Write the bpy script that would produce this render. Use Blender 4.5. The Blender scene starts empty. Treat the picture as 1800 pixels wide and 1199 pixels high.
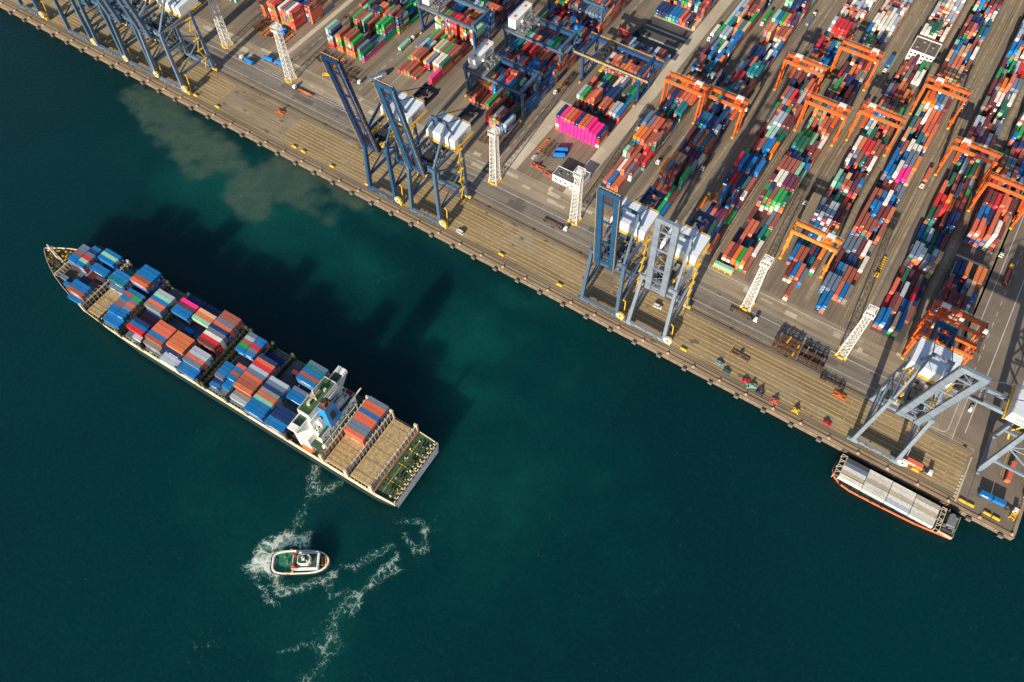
import bpy, bmesh, math, random
import numpy as np
from mathutils import Vector, Matrix
R = math.radians
random.seed(7)
scn = bpy.context.scene
COL = scn.collection

# ------------------------------------------------------------------ camera, sky, sun, exposure
# world axes: X runs along the quay edge, Y inland, quay surface z = 0, water z = -4
cam = bpy.data.objects.new('camera', bpy.data.cameras.new('camera'))
COL.objects.link(cam)
cam.location = (0, -241, 392)
cam.rotation_euler = (R(31.41), 0, R(33.03))
cam.data.lens = 28.0
cam.data.sensor_width = 36.0
cam.data.clip_start = 1.0
cam.data.clip_end = 9000.0
scn.camera = cam
SUN_EL = R(21.0)
to_sun = Vector((0.075 * math.cos(SUN_EL), -0.997 * math.cos(SUN_EL), math.sin(SUN_EL))).normalized()
world = bpy.data.worlds.new('World')
scn.world = world
world.use_nodes = True
wn = world.node_tree
sky = wn.nodes.new('ShaderNodeTexSky')
sky.sky_type = 'NISHITA'
sky.sun_disc = False
sky.sun_elevation = SUN_EL
sky.sun_rotation = math.atan2(to_sun.x, to_sun.y)
wn.links.new(sky.outputs[0], wn.nodes['Background'].inputs[0])
wn.nodes['Background'].inputs[1].default_value = 0.084
sun = bpy.data.objects.new('sun', bpy.data.lights.new('sun', 'SUN'))
COL.objects.link(sun)
sun.data.energy = 5.0
sun.data.angle = R(0.5)
sun.data.color = (1.0, 0.865, 0.665)
sun.rotation_euler = to_sun.to_track_quat('Z', 'Y').to_euler()
scn.view_settings.view_transform = 'Standard'
scn.view_settings.look = 'None'
scn.view_settings.exposure = 0.80
scn.view_settings.gamma = 1.0
scn.view_settings.use_curve_mapping = False

# projection used only to leave out what the frame cannot see
F_, TH, PH = 1400.0, R(31.41), R(33.03)
def px(s, d, z=0.0):
    d = d + 241
    X = s * math.cos(PH) + d * math.sin(PH); Y = -s * math.sin(PH) + d * math.cos(PH); Z = z - 392
    yc = Y * math.cos(TH) + Z * math.sin(TH); zc = Y * math.sin(TH) - Z * math.cos(TH)
    return 900 + F_ * X / zc, 599.5 - F_ * yc / zc, zc
def in_frame(s, d, z=0.0, m=90):
    x, y, _ = px(s, d, z)
    return -m < x < 1800 + m and -m < y < 1199 + m

# ------------------------------------------------------------------ materials
MATS = {}
def mat(name, col, rough=0.55, var=0.18, scale=0.35, metal=0.0, spec=0.4, streak=None):
    if name in MATS: return MATS[name]
    m = bpy.data.materials.new(name); m.use_nodes = True
    nt = m.node_tree; b = nt.nodes['Principled BSDF']
    b.inputs['Roughness'].default_value = rough
    b.inputs['Metallic'].default_value = metal
    b.inputs['Specular IOR Level'].default_value = spec
    tc = nt.nodes.new('ShaderNodeTexCoord')
    n = nt.nodes.new('ShaderNodeTexNoise'); n.inputs['Scale'].default_value = scale; n.inputs['Detail'].default_value = 5
    if streak:
        mp = nt.nodes.new('ShaderNodeMapping'); mp.inputs['Scale'].default_value = streak
        nt.links.new(tc.outputs['Object'], mp.inputs[0]); nt.links.new(mp.outputs[0], n.inputs['Vector'])
    else:
        nt.links.new(tc.outputs['Object'], n.inputs['Vector'])
    mr = nt.nodes.new('ShaderNodeMapRange'); mr.inputs[1].default_value = .3; mr.inputs[2].default_value = .7
    mr.inputs[3].default_value = 1 - var; mr.inputs[4].default_value = 1 + var * .6
    nt.links.new(n.outputs[0], mr.inputs[0])
    mx = nt.nodes.new('ShaderNodeVectorMath'); mx.operation = 'SCALE'
    mx.inputs[0].default_value = col[:3]
    nt.links.new(mr.outputs[0], mx.inputs['Scale']); nt.links.new(mx.outputs[0], b.inputs['Base Color'])
    MATS[name] = m
    return m

def paint_from(name, attr):
    """container paint: the colour of the object (attr None) or of the face, with rust, fading and dirt"""
    m = bpy.data.materials.new(name); m.use_nodes = True
    nt = m.node_tree; L = nt.links; b = nt.nodes['Principled BSDF']
    b.inputs['Roughness'].default_value = .58; b.inputs['Specular IOR Level'].default_value = .32
    if attr:
        c = nt.nodes.new('ShaderNodeAttribute'); c.attribute_name = attr
    else:
        c = nt.nodes.new('ShaderNodeObjectInfo')
    geo = nt.nodes.new('ShaderNodeNewGeometry')
    n1 = nt.nodes.new('ShaderNodeTexNoise'); n1.inputs['Scale'].default_value = .8; n1.inputs['Detail'].default_value = 7
    n2 = nt.nodes.new('ShaderNodeTexNoise'); n2.inputs['Scale'].default_value = .22; n2.inputs['Detail'].default_value = 3
    for n in (n1, n2): L.new(geo.outputs['Position'], n.inputs['Vector'])
    r1 = nt.nodes.new('ShaderNodeMapRange'); r1.inputs[1].default_value = .25; r1.inputs[2].default_value = .75; r1.inputs[3].default_value = .82; r1.inputs[4].default_value = 1.13
    L.new(n1.outputs[0], r1.inputs[0])
    sc = nt.nodes.new('ShaderNodeVectorMath'); sc.operation = 'SCALE'
    L.new(c.outputs['Color'], sc.inputs[0]); L.new(r1.outputs[0], sc.inputs['Scale'])
    r2 = nt.nodes.new('ShaderNodeMapRange'); r2.inputs[1].default_value = .52; r2.inputs[2].default_value = .78; r2.inputs[3].default_value = 0; r2.inputs[4].default_value = .28
    L.new(n2.outputs[0], r2.inputs[0])
    mx = nt.nodes.new('ShaderNodeMixRGB'); mx.inputs[2].default_value = (.17, .12, .09, 1)
    L.new(r2.outputs[0], mx.inputs[0]); L.new(sc.outputs[0], mx.inputs[1])
    L.new(mx.outputs[0], b.inputs['Base Color'])
    return m

def ground_mat(name, c1, c2, stretch=(1, 1, 1), scale=.05, rough=.85, dark=.35, tracks=None):
    m = bpy.data.materials.new(name); m.use_nodes = True
    nt = m.node_tree; L = nt.links; b = nt.nodes['Principled BSDF']
    b.inputs['Roughness'].default_value = rough; b.inputs['Specular IOR Level'].default_value = .25
    g = nt.nodes.new('ShaderNodeNewGeometry')
    mp = nt.nodes.new('ShaderNodeMapping'); mp.inputs['Scale'].default_value = stretch
    L.new(g.outputs['Position'], mp.inputs[0])
    n1 = nt.nodes.new('ShaderNodeTexNoise'); n1.inputs['Scale'].default_value = scale; n1.inputs['Detail'].default_value = 8; n1.inputs['Roughness'].default_value = .62
    n2 = nt.nodes.new('ShaderNodeTexNoise'); n2.inputs['Scale'].default_value = 1.3; n2.inputs['Detail'].default_value = 4
    L.new(mp.outputs[0], n1.inputs['Vector']); L.new(g.outputs['Position'], n2.inputs['Vector'])
    cr = nt.nodes.new('ShaderNodeValToRGB')
    cr.color_ramp.elements[0].position = .33; cr.color_ramp.elements[0].color = (*c1, 1)
    cr.color_ramp.elements[1].position = .67; cr.color_ramp.elements[1].color = (*c2, 1)
    L.new(n1.outputs[0], cr.inputs[0])
    r = nt.nodes.new('ShaderNodeMapRange'); r.inputs[1].default_value = .3; r.inputs[2].default_value = .7; r.inputs[3].default_value = 1 - dark * .5; r.inputs[4].default_value = 1 + dark * .3
    L.new(n2.outputs[0], r.inputs[0])
    v = nt.nodes.new('ShaderNodeVectorMath'); v.operation = 'SCALE'
    L.new(cr.outputs[0], v.inputs[0]); L.new(r.outputs[0], v.inputs['Scale'])
    out = v.outputs[0]
    # slab joints and patches: big cells of slightly different tone
    vo = nt.nodes.new('ShaderNodeTexVoronoi'); vo.distance = 'CHEBYCHEV'; vo.inputs['Scale'].default_value = .055
    L.new(g.outputs['Position'], vo.inputs['Vector'])
    r3 = nt.nodes.new('ShaderNodeMapRange'); r3.inputs[3].default_value = .86; r3.inputs[4].default_value = 1.1
    L.new(vo.outputs['Color'], r3.inputs[0])
    v3 = nt.nodes.new('ShaderNodeVectorMath'); v3.operation = 'SCALE'
    L.new(out, v3.inputs[0]); L.new(r3.outputs[0], v3.inputs['Scale']); out = v3.outputs[0]
    if tracks:   # tyre tracks: fine streaks along one axis
        mt = nt.nodes.new('ShaderNodeMapping'); mt.inputs['Scale'].default_value = tracks
        L.new(g.outputs['Position'], mt.inputs[0])
        n3 = nt.nodes.new('ShaderNodeTexNoise'); n3.inputs['Scale'].default_value = 1.0; n3.inputs['Detail'].default_value = 4
        L.new(mt.outputs[0], n3.inputs['Vector'])
        r4 = nt.nodes.new('ShaderNodeMapRange'); r4.inputs[1].default_value = .42; r4.inputs[2].default_value = .66; r4.inputs[3].default_value = 1.05; r4.inputs[4].default_value = .72
        L.new(n3.outputs[0], r4.inputs[0])
        v4 = nt.nodes.new('ShaderNodeVectorMath'); v4.operation = 'SCALE'
        L.new(out, v4.inputs[0]); L.new(r4.outputs[0], v4.inputs['Scale']); out = v4.outputs[0]
    L.new(out, b.inputs['Base Color'])
    bp = nt.nodes.new('ShaderNodeBump'); bp.inputs['Strength'].default_value = .25; bp.inputs['Distance'].default_value = .05
    L.new(n2.outputs[0], bp.inputs['Height']); L.new(bp.outputs[0], b.inputs['Normal'])
    return m

def worn_line(name, col, amount=.5):
    m = bpy.data.materials.new(name); m.use_nodes = True
    nt = m.node_tree; L = nt.links; b = nt.nodes['Principled BSDF']; b.inputs['Roughness'].default_value = .8
    g = nt.nodes.new('ShaderNodeNewGeometry')
    n = nt.nodes.new('ShaderNodeTexNoise'); n.inputs['Scale'].default_value = .35; n.inputs['Detail'].default_value = 7; n.inputs['Roughness'].default_value = .7
    L.new(g.outputs['Position'], n.inputs['Vector'])
    r = nt.nodes.new('ShaderNodeMapRange'); r.inputs[1].default_value = .38; r.inputs[2].default_value = .68; r.inputs[3].default_value = 0; r.inputs[4].default_value = amount
    L.new(n.outputs[0], r.inputs[0])
    mx = nt.nodes.new('ShaderNodeMixRGB'); mx.inputs[1].default_value = (*col, 1); mx.inputs[2].default_value = (.2, .16, .12, 1)
    L.new(r.outputs[0], mx.inputs[0]); L.new(mx.outputs[0], b.inputs['Base Color'])
    return m

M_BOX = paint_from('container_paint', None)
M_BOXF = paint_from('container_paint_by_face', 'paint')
M_QUAY = ground_mat('quay_concrete', (.20, .152, .102), (.335, .262, .178), (.35, 1.6, 1), .05, tracks=(.012, .9, 1))
M_ASPH = ground_mat('road_asphalt', (.165, .147, .13), (.24, .212, .182), (.4, 1.2, 1), .05, tracks=(.012, .7, 1))
M_YARD = ground_mat('yard_paving', (.165, .135, .108), (.275, .218, .158), (1.6, .3, 1), .05, tracks=(.7, .012, 1))
M_LANE = ground_mat('lane_paving', (.14, .12, .10), (.285, .228, .165), (2.2, .15, 1), .06, tracks=(1.0, .008, 1))
M_PALE = ground_mat('pale_concrete', (.40, .35, .27), (.56, .49, .385), (1.0, .25, 1), .06)
M_TAN = ground_mat('tan_concrete', (.25, .205, .15), (.36, .30, .22), (.4, 1.2, 1), .06, tracks=(.02, .4, 1))
M_COPE = ground_mat('coping_concrete', (.22, .15, .10), (.38, .27, .18), (.3, 1, 1), .12)
M_DECKA = ground_mat('pier_asphalt', (.145, .122, .102), (.215, .178, .14), (1, 1, 1), .05)
M_PATCH = ground_mat('asphalt_patch', (.24, .205, .165), (.28, .24, .19), (1, 1, 1), .03)
M_DARKP = ground_mat('dark_paving', (.065, .06, .06), (.11, .10, .095), (1, 1, 1), .06)
M_DARKQ = ground_mat('dark_asphalt_patch', (.11, .10, .092), (.15, .135, .12), (1, 1, 1), .06)
M_OIL = mat('oil_stained_concrete', (.14, .115, .09), .6, .4, .5)
M_YEL = worn_line('yellow_road_paint', (.60, .40, .06), .85)
M_WHT = worn_line('white_road_paint', (.66, .64, .58), .6)
M_RAIL = mat('rail_steel', (.09, .075, .065), .5, .3)
M_WALL = mat('quay_wall_concrete', (.16, .13, .10), .9, .4, .4)
M_RUB = mat('fender_rubber', (.13, .12, .11), .8, .4, .8)
M_NAVY = mat('navy_steel_paint', (.005, .024, .085), .45, .22, .25)
M_SLATE = mat('slate_blue_steel_paint', (.052, .10, .17), .48, .2, .25)
M_PALEB = mat('pale_blue_steel_paint', (.155, .20, .265), .5, .22, .25)
M_MIDB = mat('mid_blue_steel_paint', (.012, .06, .15), .45, .2, .25)
M_RMG = mat('royal_blue_steel_paint', (.012, .05, .16), .48, .22, .25)
M_ORG = mat('orange_steel_paint', (.68, .105, .016), .48, .2, .25)
M_ORGY = mat('amber_steel_paint', (.78, .21, .025), .48, .2, .25)
M_YELS = mat('yellow_steel_paint', (.78, .45, .02), .5, .22, .5)
M_WHITE = mat('white_steel_paint', (.70, .70, .68), .45, .14, .2)
M_CREAM = mat('cream_ship_paint', (.55, .465, .36), .5, .3, .4)
M_DARK = mat('dark_machinery_steel', (.035, .035, .04), .55, .4, .6)
M_GREYS = mat('grey_machinery_steel', (.16, .17, .18), .55, .3, .6)
M_GLASS = mat('dark_window_glass', (.015, .022, .03), .12, .1, .3)
M_RUST = mat('rusty_brown_steel', (.13, .065, .04), .8, .45, .7)
M_REDO = mat('red_orange_steel', (.55, .10, .04), .6, .3, .5)
M_ROOFB = mat('pale_roof_sheeting', (.60, .67, .77), .34, .12, 1.0, streak=(.3, .015, .1), spec=.5)  # blue tint and streaks in the colour stand in for reflected sky
M_GREEN = mat('green_deck_paint', (.032, .085, .045), .7, .4, .35)
M_OLIVE = mat('olive_deck_paint', (.055, .065, .035), .8, .5, .3)
M_TANH = mat('tan_hatch_paint', (.40, .30, .16), .78, .3, .45)
M_SLH = mat('slate_hatch_paint', (.11, .14, .155), .75, .35, .4)
M_DECK = mat('brown_ship_deck', (.10, .075, .05), .8, .45, .4)
M_FUN = mat('sky_blue_funnel_paint', (.008, .20, .48), .35, .1, .3)
M_LIFE = mat('orange_lifeboat_shell', (.80, .13, .02), .4, .1, .5)
M_TYRE = mat('black_tyre_rubber', (.02, .02, .02), .9, .2, 1)
M_ROOFG = mat('grey_flat_roof', (.12, .12, .115), .85, .2, .4)
M_HULLO = mat('orange_hull_paint', (.55, .13, .05), .6, .25, .4)
M_BGRN = mat('dark_green_deck_paint', (.012, .035, .028), .7, .4, .4)

M_HULLD = mat('dark_hull_paint', (.012, .028, .034), .5, .3, .3)
M_TRANS = mat('pale_grey_hull_paint', (.66, .67, .68), .5, .22, .3)
M_SEAM = mat('weathered_brown_seam', (.20, .145, .08), .8, .3, .5)
# ------------------------------------------------------------------ mesh helper
CLUTTER = {'mooring_winches', 'yellow_deck_gear', 'stern_rail_posts', 'windlass', 'forecastle_fittings', 'side_passage_fittings', 'orange_deck_stores', 'deck_ventilators', 'girder_platform', 'sill_fittings', 'back_reach_gear', 'deck_machinery', 'deck_gear', 'yellow_bitts', 'boom_rope', 'trolley_gear', 'lattice_bracing', 'pad_sleepers', 'hatch_seams', 'deck_lockers'}
class MB:
    def __init__(s): s.v = []; s.f = []; s.mi = []; s.ms = []
    def _m(s, m):
        if m is None: return 0
        if m not in s.ms: s.ms.append(m)
        return s.ms.index(m)
    def add(s, vs, fs, m=None):
        o = len(s.v); s.v += [tuple(v) for v in vs]; k = s._m(m)
        for f in fs: s.f.append(tuple(i + o for i in f)); s.mi.append(k)
        return s
    def box(s, x0, x1, y0, y1, z0, z1, m=None):
        return s.add([(x0, y0, z0), (x1, y0, z0), (x1, y1, z0), (x0, y1, z0), (x0, y0, z1), (x1, y0, z1), (x1, y1, z1), (x0, y1, z1)],
                     [(0, 3, 2, 1), (4, 5, 6, 7), (0, 1, 5, 4), (1, 2, 6, 5), (2, 3, 7, 6), (3, 0, 4, 7)], m)
    def cb(s, c, d, m=None):
        return s.box(c[0] - d[0] / 2, c[0] + d[0] / 2, c[1] - d[1] / 2, c[1] + d[1] / 2, c[2] - d[2] / 2, c[2] + d[2] / 2, m)
    def beam(s, p, q, w, h=None, m=None, taper=1.0):
        p = Vector(p); q = Vector(q); a = (q - p).normalized(); h = h or w
        up = Vector((0, 0, 1)) if abs(a.z) < .9 else Vector((1, 0, 0))
        x = a.cross(up).normalized(); y = x.cross(a)
        vs = []
        for c, t in ((p, 1), (q, taper)):
            for i, j in ((-1, -1), (1, -1), (1, 1), (-1, 1)): vs.append(c + x * (i * w / 2 * t) + y * (j * h / 2 * t))
        return s.add(vs, [(3, 2, 1, 0), (4, 5, 6, 7), (0, 1, 5, 4), (1, 2, 6, 5), (2, 3, 7, 6), (3, 0, 4, 7)], m)
    def tube(s, p, q, r, n=8, r2=None, m=None):
        p = Vector(p); q = Vector(q); a = (q - p).normalized(); r2 = r if r2 is None else r2
        up = Vector((0, 0, 1)) if abs(a.z) < .9 else Vector((1, 0, 0))
        x = a.cross(up).normalized(); y = x.cross(a); vs = []
        for c, rr in ((p, r), (q, r2)):
            for i in range(n):
                t = 2 * math.pi * i / n; vs.append(c + x * (rr * math.cos(t)) + y * (rr * math.sin(t)))
        return s.add(vs, [tuple(range(n - 1, -1, -1)), tuple(range(n, 2 * n))] + [(i, (i + 1) % n, n + (i + 1) % n, n + i) for i in range(n)], m)
    def prism(s, poly, z0, z1, m=None, top=None):
        n = len(poly); t = top or poly
        return s.add([(x, y, z0) for x, y in poly] + [(x, y, z1) for x, y in t],
                     [tuple(range(n - 1, -1, -1)), tuple(range(n, 2 * n))] + [(i, (i + 1) % n, n + (i + 1) % n, n + i) for i in range(n)], m)
    def rail(s, pts, h=1.1, r=.06, m=None, step=3.0):
        for a, b in zip(pts, pts[1:]):
            a = Vector(a); b = Vector(b)
            for k in (h, h * .55): s.beam(a + Vector((0, 0, k)), b + Vector((0, 0, k)), r * 1.6, r * 1.6, m)
            n = max(1, int((b - a).length / step))
            for i in range(n + 1):
                c = a.lerp(b, i / n); s.beam(c, c + Vector((0, 0, h)), r * 1.6, r * 1.6, m)
        return s
    def mesh(s, name, m=None):
        me = bpy.data.meshes.new(name); me.from_pydata(s.v, [], s.f)
        ms = s.ms or ([m] if m else [])
        for q in ms: me.materials.append(q)
        if len(ms) > 1: me.polygons.foreach_set('material_index', s.mi)
        me.update(); return me
    def build(s, name, m=None, parent=None):
        o = put(name, s.mesh(name, m), parent)
        if name in CLUTTER: o['kind'] = 'stuff'
        return o

def put(name, me, parent=None, loc=None, rz=None):
    o = bpy.data.objects.new(name, me); COL.objects.link(o)
    if parent: o.parent = parent
    if loc is not None: o.location = loc
    if rz is not None: o.rotation_euler = (0, 0, rz)
    return o
def tag(o, label=None, cat=None, group=None, kind=None):
    if label: o['label'] = label
    if cat: o['category'] = cat
    if group: o['group'] = group
    if kind: o['kind'] = kind
    return o
def thing(name, label, cat, loc=(0, 0, 0), rz=0, group=None):
    o = bpy.data.objects.new(name, None); COL.objects.link(o)
    o.location = loc; o.rotation_euler = (0, 0, rz); o.empty_display_size = .5
    return tag(o, label, cat, group)
def dup(root, loc, rz=0, label=None, group=None):
    r = root.copy(); COL.objects.link(r); r.location = loc; r.rotation_euler = (0, 0, rz)
    if label: r['label'] = label
    if group: r['group'] = group
    for ch in list(root.children):
        c = ch.copy(); COL.objects.link(c); c.parent = r
        for g in ch.children:
            d = g.copy(); COL.objects.link(d); d.parent = c
    return r
def text_mesh(txt, size, m):
    key = ('txt', txt, size)
    if key in MATS: return MATS[key]
    cu = bpy.data.curves.new('lettering', 'FONT'); cu.body = txt; cu.size = size; cu.align_x = 'CENTER'; cu.align_y = 'CENTER'; cu.resolution_u = 1; cu.extrude = .01
    o = bpy.data.objects.new('lettering', cu); COL.objects.link(o)
    me = bpy.data.meshes.new_from_object(o)
    bpy.data.objects.remove(o); bpy.data.curves.remove(cu)
    me.materials.clear(); me.materials.append(m); MATS[key] = me
    return me
def lettering(txt, size, m, parent, mtx):
    o = put('lettering', text_mesh(txt, size, m), parent); o.matrix_local = mtx; return o
def frame(xa, ya, o):   # matrix with local x, y axes given (lettering lies in that plane)
    x = Vector(xa).normalized(); y = Vector(ya).normalized(); z = x.cross(y)
    M = Matrix((x, y, z)).transposed().to_4x4(); M.translation = Vector(o); return M
M_INK = mat('dark_lettering_ink', (.02, .025, .04), .6, .05)
M_LETW = mat('white_lettering_paint', (.80, .80, .78), .5, .05)

# ------------------------------------------------------------------ value noise for fields on the water
def vnoise(x, y, seed):
    r = np.random.RandomState(seed).rand(256, 256)
    xi = np.floor(x).astype(int); yi = np.floor(y).astype(int); fx = x - xi; fy = y - yi
    fx = fx * fx * (3 - 2 * fx); fy = fy * fy * (3 - 2 * fy)
    g = lambda a, b: r[a % 256, b % 256]
    return (g(xi, yi) * (1 - fx) + g(xi + 1, yi) * fx) * (1 - fy) + (g(xi, yi + 1) * (1 - fx) + g(xi + 1, yi + 1) * fx) * fy
def fbm(x, y, sc, seed, oct=5):
    t = 0; a = .5; n = 0
    for k in range(oct): t = t + a * vnoise(x / sc + 37 * k, y / sc + 11 * k, seed + k); n += a; a *= .55; sc /= 2.03
    return t / n
def sstep(a, b, x):
    t = np.clip((x - a) / (b - a), 0, 1); return t * t * (3 - 2 * t)
def seg_dist(x, y, pts):
    best = np.full(x.shape, 1e9)
    for (ax, ay), (bx, by) in zip(pts, pts[1:]):
        dx, dy = bx - ax, by - ay; t = np.clip(((x - ax) * dx + (y - ay) * dy) / (dx * dx + dy * dy + 1e-9), 0, 1)
        best = np.minimum(best, np.hypot(x - ax - t * dx, y - ay - t * dy))
    return best

# ------------------------------------------------------------------ water
TUG = (-148.7, -204.1); TUGA = R(34.2)
def build_water():
    xs = np.concatenate([[-6000, -2500, -1200], np.arange(-720, 216, 2.0), [400, 1200, 6000]])
    ys = np.concatenate([[-6000, -2500, -900], np.arange(-352, 2, 2.0), [40, 600, 2500, 6000]])
    X, Y = np.meshgrid(xs, ys, indexing='ij'); nx, ny = X.shape
    co = np.stack([X, Y, np.full_like(X, -4.0)], -1).reshape(-1, 3)
    me = bpy.data.meshes.new('sea_water')
    idx = np.arange(nx * ny).reshape(nx, ny)
    q = np.stack([idx[:-1, :-1], idx[1:, :-1], idx[1:, 1:], idx[:-1, 1:]], -1).reshape(-1, 4)
    me.vertices.add(len(co)); me.vertices.foreach_set('co', co.ravel())
    me.loops.add(q.size); me.loops.foreach_set('vertex_index', q.ravel())
    me.polygons.add(len(q)); me.polygons.foreach_set('loop_start', np.arange(0, q.size, 4))
    me.update(calc_edges=True)
    wx = X + 26 * (fbm(X, Y, 60, 3) - .5) + 10 * (fbm(X, Y, 16, 9) - .5); wy = Y + 26 * (fbm(X, Y, 60, 21) - .5) + 10 * (fbm(X, Y, 16, 33) - .5)
    def ell(cx, cy, rx, ry, ang=0.0):
        a = R(ang); dx = wx - cx; dy = wy - cy
        u = dx * math.cos(a) + dy * math.sin(a); v = -dx * math.sin(a) + dy * math.cos(a)
        return 1 - np.sqrt((u / rx) ** 2 + (v / ry) ** 2)
    nz = fbm(X, Y, 34, 50) - .5; nf = fbm(X, Y, 9, 60) - .5
    # muddy sediment stirred up at the quay wall
    silt = np.maximum.reduce([ell(-440, -14, 46, 16), ell(-405, -26, 38, 20, -8), ell(-385, -20, 26, 22), ell(-322, -16, 36, 20, -6), ell(-336, -36, 22, 20), ell(-292, -6, 26, 10)])
    silt = sstep(-.12, .42, silt + 1.0 * nz + .75 * nf + .5 * (fbm(X * .45 + Y * .5, Y * 1.2 - X * .3, 9, 97) - .5)) * (.42 + .8 * np.clip(fbm(X, Y, 6, 91) - .1, 0, .7))
    # pale green plumes of the cranes' churned water
    tq = np.maximum.reduce([ell(-238, -46, 34, 24) * .8, ell(-152, -52, 36, 34) * .8, ell(-132, -84, 34, 26) * .8, ell(-142, -12, 34, 12) * .6, ell(-345, -40, 95, 42) * .9,
                            ell(-262, -8, 50, 12) * .6, ell(-95, -120, 60, 60) * .4, ell(-150, -200, 50, 40) * .25, ell(-118, -205, 26, 50) * .35, ell(-280, 0, 140, 14) * .4])
    tq = .95 * sstep(-.25, 1.0, tq + .8 * nz + .35 * nf)
    # brighter mid-frame, darker outer water: a vignette put into the colour
    tone = .5 + .9 * (fbm(X, Y, 150, 80) - .5)
    tone = np.clip(tone + .18 * sstep(150, 20, np.hypot(X + 120, Y + 110)) - .3 * sstep(60, 180, np.hypot((X - 60) / 1.2, Y + 150)) * (X > -60) - .35 * sstep(-420, -600, X), 0, 1)
    # foam: wash at the tug's stern, a ring round it, lacy streaks trailing off and along the ship's side
    sx, sy = TUG[0] - 15.5 * math.cos(TUGA), TUG[1] - 15.5 * math.sin(TUGA)
    dt = np.hypot((wx - (sx - 3)) / 1.0, (wy - (sy + 1.0)) / 1.0)
    foam = 1.08 * sstep(12, 3.5, dt)
    foam = np.maximum(foam, .8 * sstep(5.5, .8, seg_dist(wx, wy, [(-171, -216), (-170, -204), (-165, -197), (-160, -194)])))
    foam = np.maximum(foam, .56 * sstep(4.5, .3, seg_dist(wx, wy, [(-163, -218), (-152, -217), (-142, -209), (-134, -203)])))
    foam = np.maximum(foam, .5 * sstep(3.2, 0, seg_dist(wx, wy, [(-170, -220), (-160, -226), (-150, -223)])))
    for pts, w, a in [([(-131, -197), (-128, -186), (-124, -178)], 4, .5), ([(-120, -181), (-117, -191), (-116, -200), (-113, -208)], 4.5, .64), ([(-117, -203), (-118, -216), (-116, -228)], 7, .52),
                      ([(-119, -186), (-112, -186), (-112, -195)], 4, .5), ([(-110, -158), (-107, -166), (-112, -172), (-118, -168)], 5, .52), ([(-124, -164), (-116, -156), (-108, -156)], 4, .46),
                      ([(-134, -203), (-128, -210), (-124, -205)], 3.5, .45), ([(-112, -222), (-108, -240), (-105, -250)], 7, .4), ([(-130, -238), (-120, -228)], 3, .42),
                      ([(-181, -163), (-176, -170), (-170, -172), (-163, -166)], 6, .54), ([(-176, -172), (-171, -182), (-168, -190)], 5, .42), 
                      ([(-170, -255), (-160, -250)], 8, .22), ([(-120, -305), (-110, -275)], 9, .36), ([(-225, -46), (-215, -30)], 7, .22), ([(-88, -95), (-74, -68)], 6, .16)]:
        foam = np.maximum(foam, (a - .1) * sstep(w * .85, 0, seg_dist(wx, wy, pts)) * (.55 + .9 * fbm(X, Y, 11, 71)))
    rs = np.random.RandomState(5)
    for nm, arr in (('silt', silt), ('plume', tq), ('tone', tone), ('foam', foam)):
        at = me.attributes.new(nm, 'FLOAT', 'POINT'); at.data.foreach_set('value', arr.ravel().astype(np.float32))
    m = bpy.data.materials.new('sea_water'); m.use_nodes = True
    nt = m.node_tree; L = nt.links; b = nt.nodes['Principled BSDF']
    b.inputs['IOR'].default_value = 1.33; b.inputs['Roughness'].default_value = .3; b.inputs['Specular IOR Level'].default_value = .22
    b.subsurface_method = 'BURLEY'; b.inputs['Subsurface Weight'].default_value = 1.0; b.inputs['Subsurface Scale'].default_value = 1.0; b.inputs['Subsurface Radius'].default_value = (12, 25, 28)
    def A(n):
        a = nt.nodes.new('ShaderNodeAttribute'); a.attribute_name = n; return a.outputs['Fac']
    def mix(f, c1, c2):
        x = nt.nodes.new('ShaderNodeMixRGB'); L.new(f, x.inputs[0])
        for i, c in ((1, c1), (2, c2)):
            if isinstance(c, tuple): x.inputs[i].default_value = (*c, 1)
            else: L.new(c, x.inputs[i])
        return x.outputs[0]
    g = nt.nodes.new('ShaderNodeNewGeometry')
    base = mix(A('tone'), (.0003, .0185, .0245), (.0004, .0285, .033))
    base = mix(A('plume'), base, (.002, .056, .050))
    base = mix(A('silt'), base, (.048, .084, .068))
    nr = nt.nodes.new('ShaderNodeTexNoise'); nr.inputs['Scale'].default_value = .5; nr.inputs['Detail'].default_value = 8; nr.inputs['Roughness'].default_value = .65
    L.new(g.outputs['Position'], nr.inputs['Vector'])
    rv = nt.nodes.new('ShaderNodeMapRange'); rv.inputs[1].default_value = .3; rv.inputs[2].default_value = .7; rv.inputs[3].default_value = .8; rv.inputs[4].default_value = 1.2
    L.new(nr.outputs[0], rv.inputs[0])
    vs_ = nt.nodes.new('ShaderNodeVectorMath'); vs_.operation = 'SCALE'; L.new(base, vs_.inputs[0]); L.new(rv.outputs[0], vs_.inputs['Scale']); base = vs_.outputs[0]  # fine noise paints the light and dark of ripples into the colour
    # foam breaks into cells
    nw = nt.nodes.new('ShaderNodeTexNoise'); nw.inputs['Scale'].default_value = .2; nw.inputs['Detail'].default_value = 6
    L.new(g.outputs['Position'], nw.inputs['Vector'])
    wv = nt.nodes.new('ShaderNodeVectorMath'); wv.operation = 'MULTIPLY_ADD'; wv.inputs[1].default_value = (13, 13, 0); L.new(nw.outputs['Color'], wv.inputs[0]); L.new(g.outputs['Position'], wv.inputs[2])
    es = []
    for sc_, wd in ((.26, .2), (.62, .22)):
        vo = nt.nodes.new('ShaderNodeTexVoronoi'); vo.feature = 'DISTANCE_TO_EDGE'; vo.inputs['Scale'].default_value = sc_
        L.new(wv.outputs[0], vo.inputs['Vector'])
        e = nt.nodes.new('ShaderNodeMapRange'); e.inputs[1].default_value = 0; e.inputs[2].default_value = wd; e.inputs[3].default_value = .5 if sc_ < .5 else .34; e.inputs[4].default_value = 0
        L.new(vo.outputs['Distance'], e.inputs[0]); es.append(e.outputs[0])
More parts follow.
